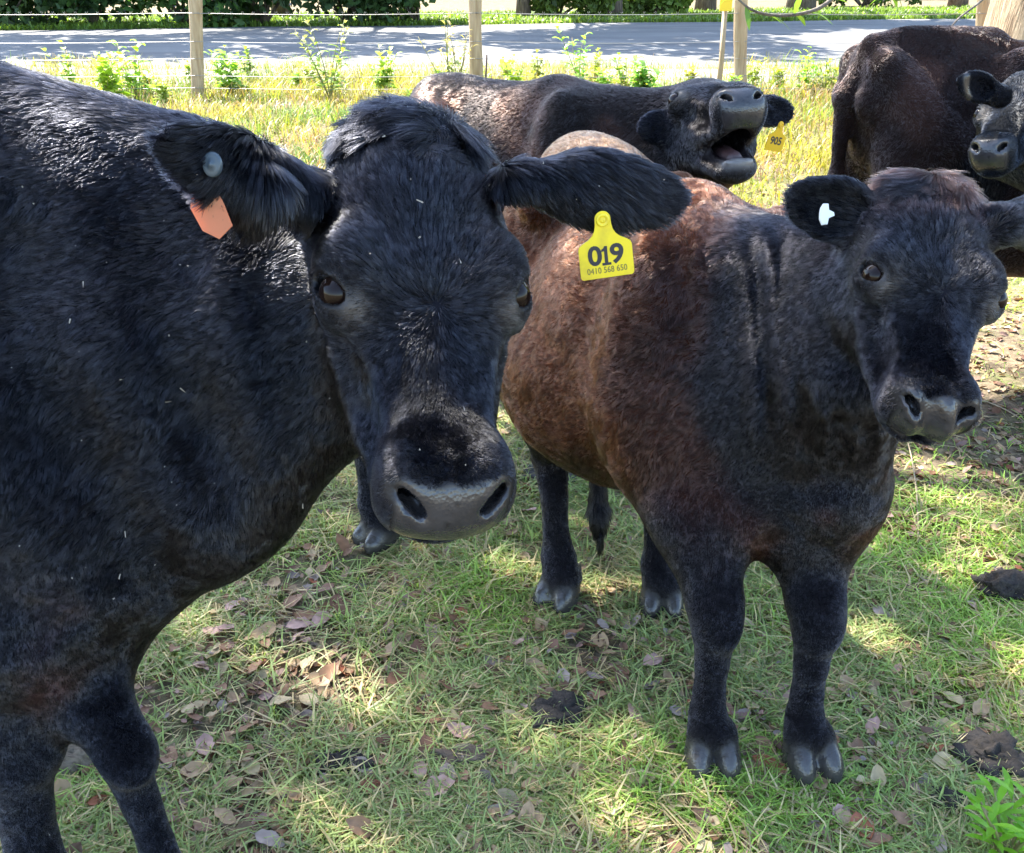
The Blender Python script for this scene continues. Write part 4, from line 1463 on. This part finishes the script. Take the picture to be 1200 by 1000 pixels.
lump("stump", ground_at(92, 892), .055, .05, .035, simple_mat("old_wood", (.10, .075, .05), .9, col2=(.2, .16, .11), scale=30, bump=.004, bscale=60, stretch=(1, 6, 1)), "weathered chunk of wood between the big cow's front legs", "wood chunk", 9, .5)
STICK = simple_mat("stick", (.22, .17, .11), .85, col2=(.32, .26, .17), scale=30)
for k, (x0, y0, x1, y1, lab) in enumerate([(1075, 640, 1060, 520, "thin pale twig curving up from the grass below the heifer's chin"),
                                           (1140, 470, 1200, 505, "pale stick lying on the leaf litter at the right edge"),
                                           (905, 700, 940, 655, "short dry stalk on the grass behind the heifer's front legs")]):
    a, b = ground_at(x0, y0), ground_at(x1, y1)
    mid = (a + b) / 2 + np.array([.03, .02, .03])
    a[2] += .012; b[2] += .03
    pts = [a * (1 - t) ** 2 + mid * 2 * t * (1 - t) + b * t * t for t in np.linspace(0, 1, 9)]
    V, F = tube(pts, np.linspace(.0035, .0018, 9), 6)
    tag(put("twig", np_mesh("twig", V, F, smooth=True), STICK), lab, "twig")

# ------------------------------------------------------------------ plants
PLANT = leaf_mat("plant_leaf", trans=.45, rough=.4, spec=.35)
STEM = simple_mat("stem", (.16, .20, .05), .6, col2=(.22, .16, .07), scale=20)
def long_leaf(base, d, L, W, droop, seed=0, fold=.25):
    d = nrm(d)
    side = nrm(np.cross(d, [0, 0, 1.0]))
    V, F = [], []
    n = 7
    for i in range(n + 1):
        t = i / n
        c = base + d * L * t + np.array([0, 0, -droop * L * t * t])
        w = W / 2 * (math.sin(math.pi * min(1, t * .93 + .05)) ** .8)
        up = np.array([0, 0, fold * w])
        V += [c - side * w + up, c, c + side * w + up]
    for i in range(n):
        a = i * 3
        F += [(a, a + 1, a + 4, a + 3), (a + 1, a + 2, a + 5, a + 4)]
    return np.array(V), np.array(F)

def weed(p, h, nst, nlf, LL, LW, col, label, seed, group="weeds along the wire fence", name="weed", spread=.25, seedy=None):
    rg = np.random.default_rng(seed)
    spread = spread * 1.7; nst = nst + 2
    h, LL, LW, col = h * 1.45, LL * 1.7, LW * 1.9, np.array(col) * 1.35
    root = empty(name, tuple(p))
    tag(root, label, "plant", group)
    st, lf = [], []
    for k in range(nst):
        a = rg.random() * 6.28
        top = np.array([math.cos(a) * spread * h * rg.random(), math.sin(a) * spread * h * rg.random(), h * (.6 + .4 * rg.random())])
        pts = [top * t + np.array([math.cos(a + 2), math.sin(a + 2), 0]) * .05 * h * math.sin(3 * t) for t in np.linspace(0, 1, 6)]
        V, F = tube(pts, np.linspace(.006, .002, 6) * (h / .6) ** .5, 5)
        st.append((V, F))
        for i in range(nlf):
            t = .12 + .86 * (i + rg.random()) / nlf
            b = top * t
            aa = i * 2.4 + rg.random()
            V, F = long_leaf(b, (math.cos(aa), math.sin(aa), .5 + .6 * t), LL * (1.15 - .55 * t) * (.7 + .5 * rg.random()), LW * (1.1 - .4 * t), .35 + .3 * rg.random())
            c = np.array(col) * (.65 + .7 * rg.random())
            if seedy is not None and t > .7: c = np.array(seedy)
            lf.append((V, F, c))
    V, F, _ = join(st)
    put("stem", np_mesh("stem", V, F, smooth=True), STEM, root)
    V, F, C = join(lf)
    put("foliage", np_mesh("foliage", V, F, colors=C), PLANT, root)
    return root
def on(px, d):  # point on the ground in column px at distance d
    return np.array([(px - 600) / FPX * (d * .905 + .64), d, 0.0])
YG = (.30, .40, .06)
weed(on(130, 12.2), .42, 7, 12, .16, .05, YG, "bushy bright weed growing left of the leftmost fence post", 61)
weed(on(162, 12.7), .50, 3, 10, .15, .05, (.20, .32, .05), "tall leafy weed close to the left side of the leftmost fence post", 62)
weed(on(88, 13.0), .48, 3, 8, .13, .05, (.2, .3, .06), "thin weed at the far left beside the road", 63)
weed(on(272, 12.8), .42, 5, 10, .16, .05, (.17, .28, .05), "leafy weed just right of the leftmost fence post", 64)
weed(on(388, 12.4), .85, 3, 16, .13, .035, (.20, .28, .07), "tall slender weed standing midway between the two left posts", 65, seedy=(.3, .32, .14))
weed(on(452, 12.9), .42, 6, 9, .13, .04, YG, "low clump of weed left of the seeding bush", 66)
weed(on(530, 12.1), .74, 9, 14, .11, .022, (.20, .24, .09), "greyish seeding bush against the second fence post", 67, seedy=(.36, .30, .16))
weed(on(682, 13.2), .70, 1, 14, .12, .05, (.20, .36, .06), "single upright weed in front of the white gravel", 68)
weed(on(752, 12.0), .40, 9, 12, .13, .05, (.15, .28, .05), "rounded green weed left of the yellow-topped stake", 69)
weed(on(708, 12.6), .25, 5, 8, .12, .04, (.2, .32, .05), "small weed between the upright weed and the rounded one", 70)
weed(on(938, 12.8), .42, 3, 10, .11, .04, (.22, .36, .06), "slim pale weed right of the third fence post", 71)
weed(on(600, 12.9), .30, 7, 8, .13, .04, YG, "low bright weed right of the second fence post", 72)
rgw = np.random.default_rng(404)
for k in range(30):
    px = 40 + 1040 * (k + rgw.random()) / 30
    weed(on(px, 11.2 + 3.6 * rgw.random()), .16 + .22 * rgw.random(), 5, 8, .10, .034, (.16 + .12 * rgw.random(), .27, .05),
         "one of the small leafy weeds scattered through the long roadside grass", 700 + k, group="small weeds in the roadside grass", name="small_weed")
# bright seedling at the lower right corner
pr = ground_at(1172, 1015)
root = empty("seedling", tuple(pr)); tag(root, "bright green leafy seedling in the lower right corner", "plant"); root.scale = (1.5, 1.5, 1.5)
lf, st = [], []
rg = np.random.default_rng(5)
for k in range(9):
    a = k * 1.9
    top = np.array([math.cos(a) * .045, math.sin(a) * .03, .05 + .055 * rg.random()])
    V, F = tube([np.zeros(3), top * .6 + np.array([0, 0, .01]), top], [.0022, .0018, .001], 6)
    st.append((V, F))
    for i in range(7):
        aa = a + i * 1.3
        V, F = long_leaf(top * (.35 + .11 * i), (math.cos(aa), math.sin(aa), .9), .035 + .02 * rg.random(), .009, .3)
        lf.append((V, F, np.array([.20, .42, .035]) * (.8 + .5 * rg.random())))
V, F, _ = join(st); put("stem", np_mesh("stem", V, F), STEM, root)
V, F, C = join(lf); put("foliage", np_mesh("foliage", V, F, colors=C), PLANT, root)

# ------------------------------------------------------------------ fence
TIMBER = simple_mat("fence_timber", (.30, .21, .12), .85, col2=(.46, .35, .22), scale=3, bump=.004, bscale=20, stretch=(9, 9, .8), detail=9)
WIRE = simple_mat("wire", (.32, .31, .30), .5, metallic=.7)
YPL = simple_mat("yellow_plastic", (.80, .55, .02), .45)
FY = 12.5
fence = empty("wire_fence", (0, FY, 0))
tag(fence, "post and wire stock fence with rough timber posts along the road", "fence")
posts_px = [-140, 230, 558, 868, 1150, 1480]
rg = np.random.default_rng(3)
for k, px in enumerate(posts_px):
    x = on(px, FY)[0]
    ln_ = -x / (FY + .7) * .45
    pts = [np.array([x + ln_ * (1.5 * t - .2) + .012 * math.sin(3 * t + k), 0.02 * math.sin(2 * t + k), -.2 + 1.5 * t]) for t in np.linspace(0, 1, 9)]
    V, F = tube(pts, .078 + .004 * rg.normal(size=9), 14, rough=.06, seed=k)
    put("post", np_mesh("post", V, F, smooth=False), TIMBER, fence)
for h, r in ((.99, .004), (.68, .003), (.49, .003), (.30, .003), (.16, .003)):
    pts = []
    for i in range(len(posts_px) - 1):
        x0, x1 = on(posts_px[i], FY)[0], on(posts_px[i + 1], FY)[0]
        for t in np.linspace(0, 1, 9)[:-1]:
            pts.append(np.array([x0 + (x1 - x0) * t, -.085, h - .02 * math.sin(math.pi * t)]))
    V, F = tube(pts, r, 5)
    w = [(V, F)]
    if h > .9:
        for q in np.arange(pts[0][0], pts[-1][0], .13):
            for s in (-1, 1):
                w.append(tube([np.array([q, -.085, h - .012]), np.array([q + .012 * s, -.10, h + .012])], .0022, 4))
    V, F, _ = join(w)
    put("wire", np_mesh("wire", V, F), WIRE, fence)
x = on(840, 12.2)[0]
stake = empty("marker_stake", (x, 12.2, 0)); tag(stake, "thin timber stake with yellow cap left of the third fence post", "stake")
V, F = tube([np.array([0, 0, -.1]), np.array([.01, 0, .5]), np.array([0, 0, 1.12])], [.033, .031, .030], 4)
put("pole", np_mesh("pole", V, F), TIMBER, stake)
me = extrude_outline([(-.07, 0), (.07, 0), (.07, .16), (.045, .19), (-.045, .19), (-.07, .16)], (0, -.035, 1.02), (1, 0, 0), (0, 0, 1), (0, -1, 0), .012, .03)
put("yellow_cap", me, YPL, stake)
V, F = tube([np.array([0, 0, -.05]), np.array([.03, 0, .55])], .012, 6)
tag(put("iron_rod", np_mesh("rod", V, F), simple_mat("rust", (.07, .045, .035), .8), loc=tuple(on(568, 12.2))), "short dark iron rod leaning right beside the second fence post", "rod")

# ------------------------------------------------------------------ trees and bushes
BARK = simple_mat("bark", (.20, .13, .075), .9, col2=(.42, .30, .19), scale=3.2, bump=.03, bscale=9, stretch=(6, 6, .7), detail=10)
BARK_D = simple_mat("dark_bark", (.06, .045, .035), .9, col2=(.15, .12, .09), scale=4, bump=.02, bscale=9, stretch=(5, 5, .8), detail=9)
LEAVES = leaf_mat("tree_leaf", trans=.35, rough=.45, spec=.35)
def leaf_cloud(n, centers, radii, size, col, seed, flat=1.0, aspect=.55, shell=.3):
    rg = np.random.default_rng(seed)
    centers = np.array(centers, float); radii = np.array(radii, float)
    k = rg.choice(len(centers), n, p=radii ** 2 / (radii ** 2).sum())
    d = rg.normal(size=(n, 3)); d /= np.linalg.norm(d, axis=1)[:, None]
    rr = radii[k] * (shell + (1 - shell) * rg.random(n)) ** (1 / 1.6)
    P = centers[k] + d * rr[:, None] * np.array([1, 1, flat])
    a = rg.normal(size=(n, 3)); a /= np.linalg.norm(a, axis=1)[:, None]
    b = np.cross(a, rg.normal(size=(n, 3))); b /= np.linalg.norm(b, axis=1)[:, None]
    s = size * (.6 + .8 * rg.random(n))[:, None]
    V = np.stack([P - a * s * .5, P + b * s * aspect * .5, P + a * s * .5, P - b * s * aspect * .5], 1)
    F = np.arange(n * 4).reshape(n, 4)
    c = np.array(col) * (.45 + .95 * rg.random((n, 1))) * (.7 + .6 * rg.random(len(centers))[k][:, None])
    return V.reshape(-1, 3), F, np.repeat(c, 4, axis=0)

def make_tree(loc, H, r, crown, cr, n, size, col, label, seed, bark=BARK_D, lean=(0, 0), nb=7, flat=.6, group="trees along the road", limbs_low=.35):
    """trunk, limbs reaching the clumps of the crown, leaves"""
    rg = np.random.default_rng(seed)
    root = empty("tree", tuple(loc)); tag(root, label, "tree", group)
    top = np.array([lean[0], lean[1], H])
    pts = [np.array([lean[0] * t ** 1.5 + .10 * math.sin(4 * t + seed) * r * 2, lean[1] * t ** 1.5, -.2 + (H + .2) * t]) for t in np.linspace(0, 1, 10)]
    V, F = tube(pts, [r * (1.35 - t * .4 if t < .1 else 1.15 - .75 * t) for t in np.linspace(0, 1, 10)], 18, rough=.10, seed=seed)
    tr = put("trunk", np_mesh("trunk", V, F, smooth=True), bark, root)
    cs, rs, br = [], [], []
    for k in range(nb):
        a = k * 2.4 + seed
        q = (k + .5) / nb
        d = cr * math.sqrt(q) * .75
        c = np.array(crown) - np.array([loc[0], loc[1], 0]) + np.array([math.cos(a) * d, math.sin(a) * d, rg.normal(0, .15) * cr * flat])
        cs.append(c); rs.append(cr * (.34 + .2 * rg.random()))
        t0 = limbs_low + (.95 - limbs_low) * rg.random()
        i0 = t0 * 9; p0 = pts[int(i0)] * (1 - i0 % 1) + pts[min(int(i0) + 1, 9)] * (i0 % 1)
        m = (p0 + c) / 2 + np.array([0, 0, .12 * np.linalg.norm(c - p0)])
        bp_ = [p0 * (1 - t) ** 2 + 2 * m * t * (1 - t) + c * t * t for t in np.linspace(0, 1, 8)]
        br.append(tube(bp_, np.linspace(r * .42, r * .07, 8), 8))
    V, F, _ = join(br); put("limbs", np_mesh("limbs", V, F, smooth=True), bark, root)
    V, F, C = leaf_cloud(n, cs, rs, size, col, seed, flat)
    put("crown", np_mesh("crown", V, F, colors=C), LEAVES, root)
    return root, tr

# tree by the fence at the right
t_right, _ = make_tree(on(1212, 11.2), 6.5, .56, (6.6, 10.5, 6.5), 3.6, 9000, .22, (.06, .10, .03), "thick trunk with stringy tan bark at the right edge, by the fence", 4, bark=BARK, nb=9)
def drooping(pts, rad, leaves, seed):
    o0 = np.array(t_right.location)
    P = [np.array(p) - o0 for p in pts]
    T_ = np.linspace(0, len(P) - 1, 26)
    sm = [P[min(int(t), len(P) - 2)] * (1 - (t - min(int(t), len(P) - 2))) + P[min(int(t), len(P) - 2) + 1] * (t - min(int(t), len(P) - 2)) for t in T_]
    for _ in range(3):
        sm = [sm[0]] + [(sm[i - 1] + 2 * sm[i] + sm[i + 1]) / 4 for i in range(1, len(sm) - 1)] + [sm[-1]]
    V, F = tube(sm, np.linspace(rad, rad * .35, len(sm)), 6)
    b = put("branch", np_mesh("branch", V, F, smooth=True), BARK_D, t_right)
    if leaves:
        rg = np.random.default_rng(seed); L = []
        for k in range(leaves):
            q = sm[int(rg.integers(3, len(sm)))]
            V, F = long_leaf(q, (rg.normal(), rg.normal() * .5, -.3 + rg.normal() * .6), .10 + .06 * rg.random(), .035, .3)
            L.append((V, F, np.array([.12, .22, .04]) * (.5 + rg.random())))
        V, F, C = join(L)
        put("sprig", np_mesh("sprig", V, F, colors=C), LEAVES, b)
top_ = np.array(t_right.location) + np.array([0, 0, 3.6])
drooping([top_, at(1080, -160, 7.5), at(985, -6, 5.6), at(955, 14, 5.5), at(915, 20, 5.5), at(880, 14, 5.5), at(858, -8, 5.5)], .016, 9, 6)
drooping([top_, at(1210, -60, 6), at(1150, 2, 4.6), at(1122, 22, 4.4), at(1104, 46, 4.3)], .009, 0, 7)
drooping([top_, at(1100, -200, 7.5), at(1060, -30, 6.4), at(1035, 2, 6.2)], .012, 14, 8)
# big shade tree out to the left, its crown over the cattle
make_tree((-8.2, 8.3, 0), 9.0, .36, (-3.9, 6.9, 11.0), 4.0, 6200, .17, (.06, .10, .03), "shade tree standing out to the left, its crown over the cattle", 9, nb=34, flat=.30, group="trees around the paddock", lean=(1.2, -.2), limbs_low=.6)
# across the road
rows = [(612, 33, 6.5, .20, "slim tree across the road, left of the leaning dark trunk"), (712, 34, 7.5, .34, "dark forked trunk leaning across the road, above the white gravel"),
        (745, 36, 6.5, .16, "thin tree across the road right of the leaning trunk"), (828, 37, 7, .30, "tree across the road behind the yellow-topped stake"),
        (940, 38, 7, .42, "stout tree across the road above the hanging twig"), (330, 33, 7, .25, "tree behind the dark roadside bushes on the left"),
        (80, 32, 7, .28, "tree at the far left across the road"), (1120, 42, 8, .3, "tree across the road near the right trunk")]
for k, (px, d, H, r, lab) in enumerate(rows):
    p = on(px, d)
    make_tree(p, H + 2, r, (p[0] - 2.2, d - (1.5 if k in (1, 2, 3) else 6.0), H + 2.4), 4.2, 2600, .55, (.06, .11, .03), lab, 20 + k, nb=8, lean=(.9 if k == 1 else .2, 0), flat=.7)
def bush(px, d, w, h, col, label, seed, n=3200):
    p = on(px, d)
    root = empty("bush", tuple(p)); tag(root, label, "bush", "bushes across the road")
    rg = np.random.default_rng(seed)
    cs, rs, st = [], [], []
    for k in range(8):
        c = np.array([(rg.random() - .5) * w * .8, (rg.random() - .5) * w * .4, h * (.22 + .5 * rg.random())])
        cs.append(c); rs.append(h * .34)
        st.append(tube([np.zeros(3), c * .5 + np.array([0, 0, .1]), c], [.05, .035, .015], 6))
    V, F, _ = join(st); put("stem", np_mesh("stem", V, F), BARK_D, root)
    V, F, C = leaf_cloud(n, cs, rs, .26, col, seed, 1.0, shell=.35)
    put("foliage", np_mesh("foliage", V, F, colors=C), LEAVES, root)
for k, (px, d, w, h, c, lab) in enumerate([
        (15, 28.6, 4, 3.0, (.05, .09, .03), "dark bush at the far left across the road"),
        (110, 28.6, 4, 3.2, (.045, .10, .03), "deep green bush second from the left across the road"),
        (215, 28.8, 4, 3.0, (.06, .13, .03), "bright-leaved bush above the leftmost fence post"),
        (310, 28.9, 4, 3.3, (.04, .08, .028), "dark bush above the gap between the two left posts"),
        (405, 29.3, 4, 3.2, (.045, .09, .03), "dark leafy bush above the tall slender weed"),
        (490, 30.0, 3.6, 3.0, (.06, .11, .03), "bush left of the second fence post across the road"),
        (655, 33.5, 3.5, 1.6, (.15, .22, .05), "low yellowish bush beside the slim tree across the road"),
        (775, 35, 3, 1.8, (.16, .24, .05), "sunny yellow-green bush between the far trunks"),
        (1010, 42, 5, 2.5, (.08, .14, .04), "wide bush across the road behind the bony-hipped cow")]):
    bush(px, d, w, h, c, lab, 80 + k)
# far woods closing the view
cs = [(x + 2 * math.sin(x), 62 + 5 * math.sin(x * .7), 2.5 + 2.5 * abs(math.sin(x * 1.3))) for x in range(-60, 66, 4)]
V, F, C = leaf_cloud(26000, cs, [4.5] * len(cs), .9, (.07, .11, .035), 99, 1.1)
tag(put("far_woods", np_mesh("woods", V, F, colors=C), LEAVES), "distant woodland edge beyond the road", "woods", kind="stuff")
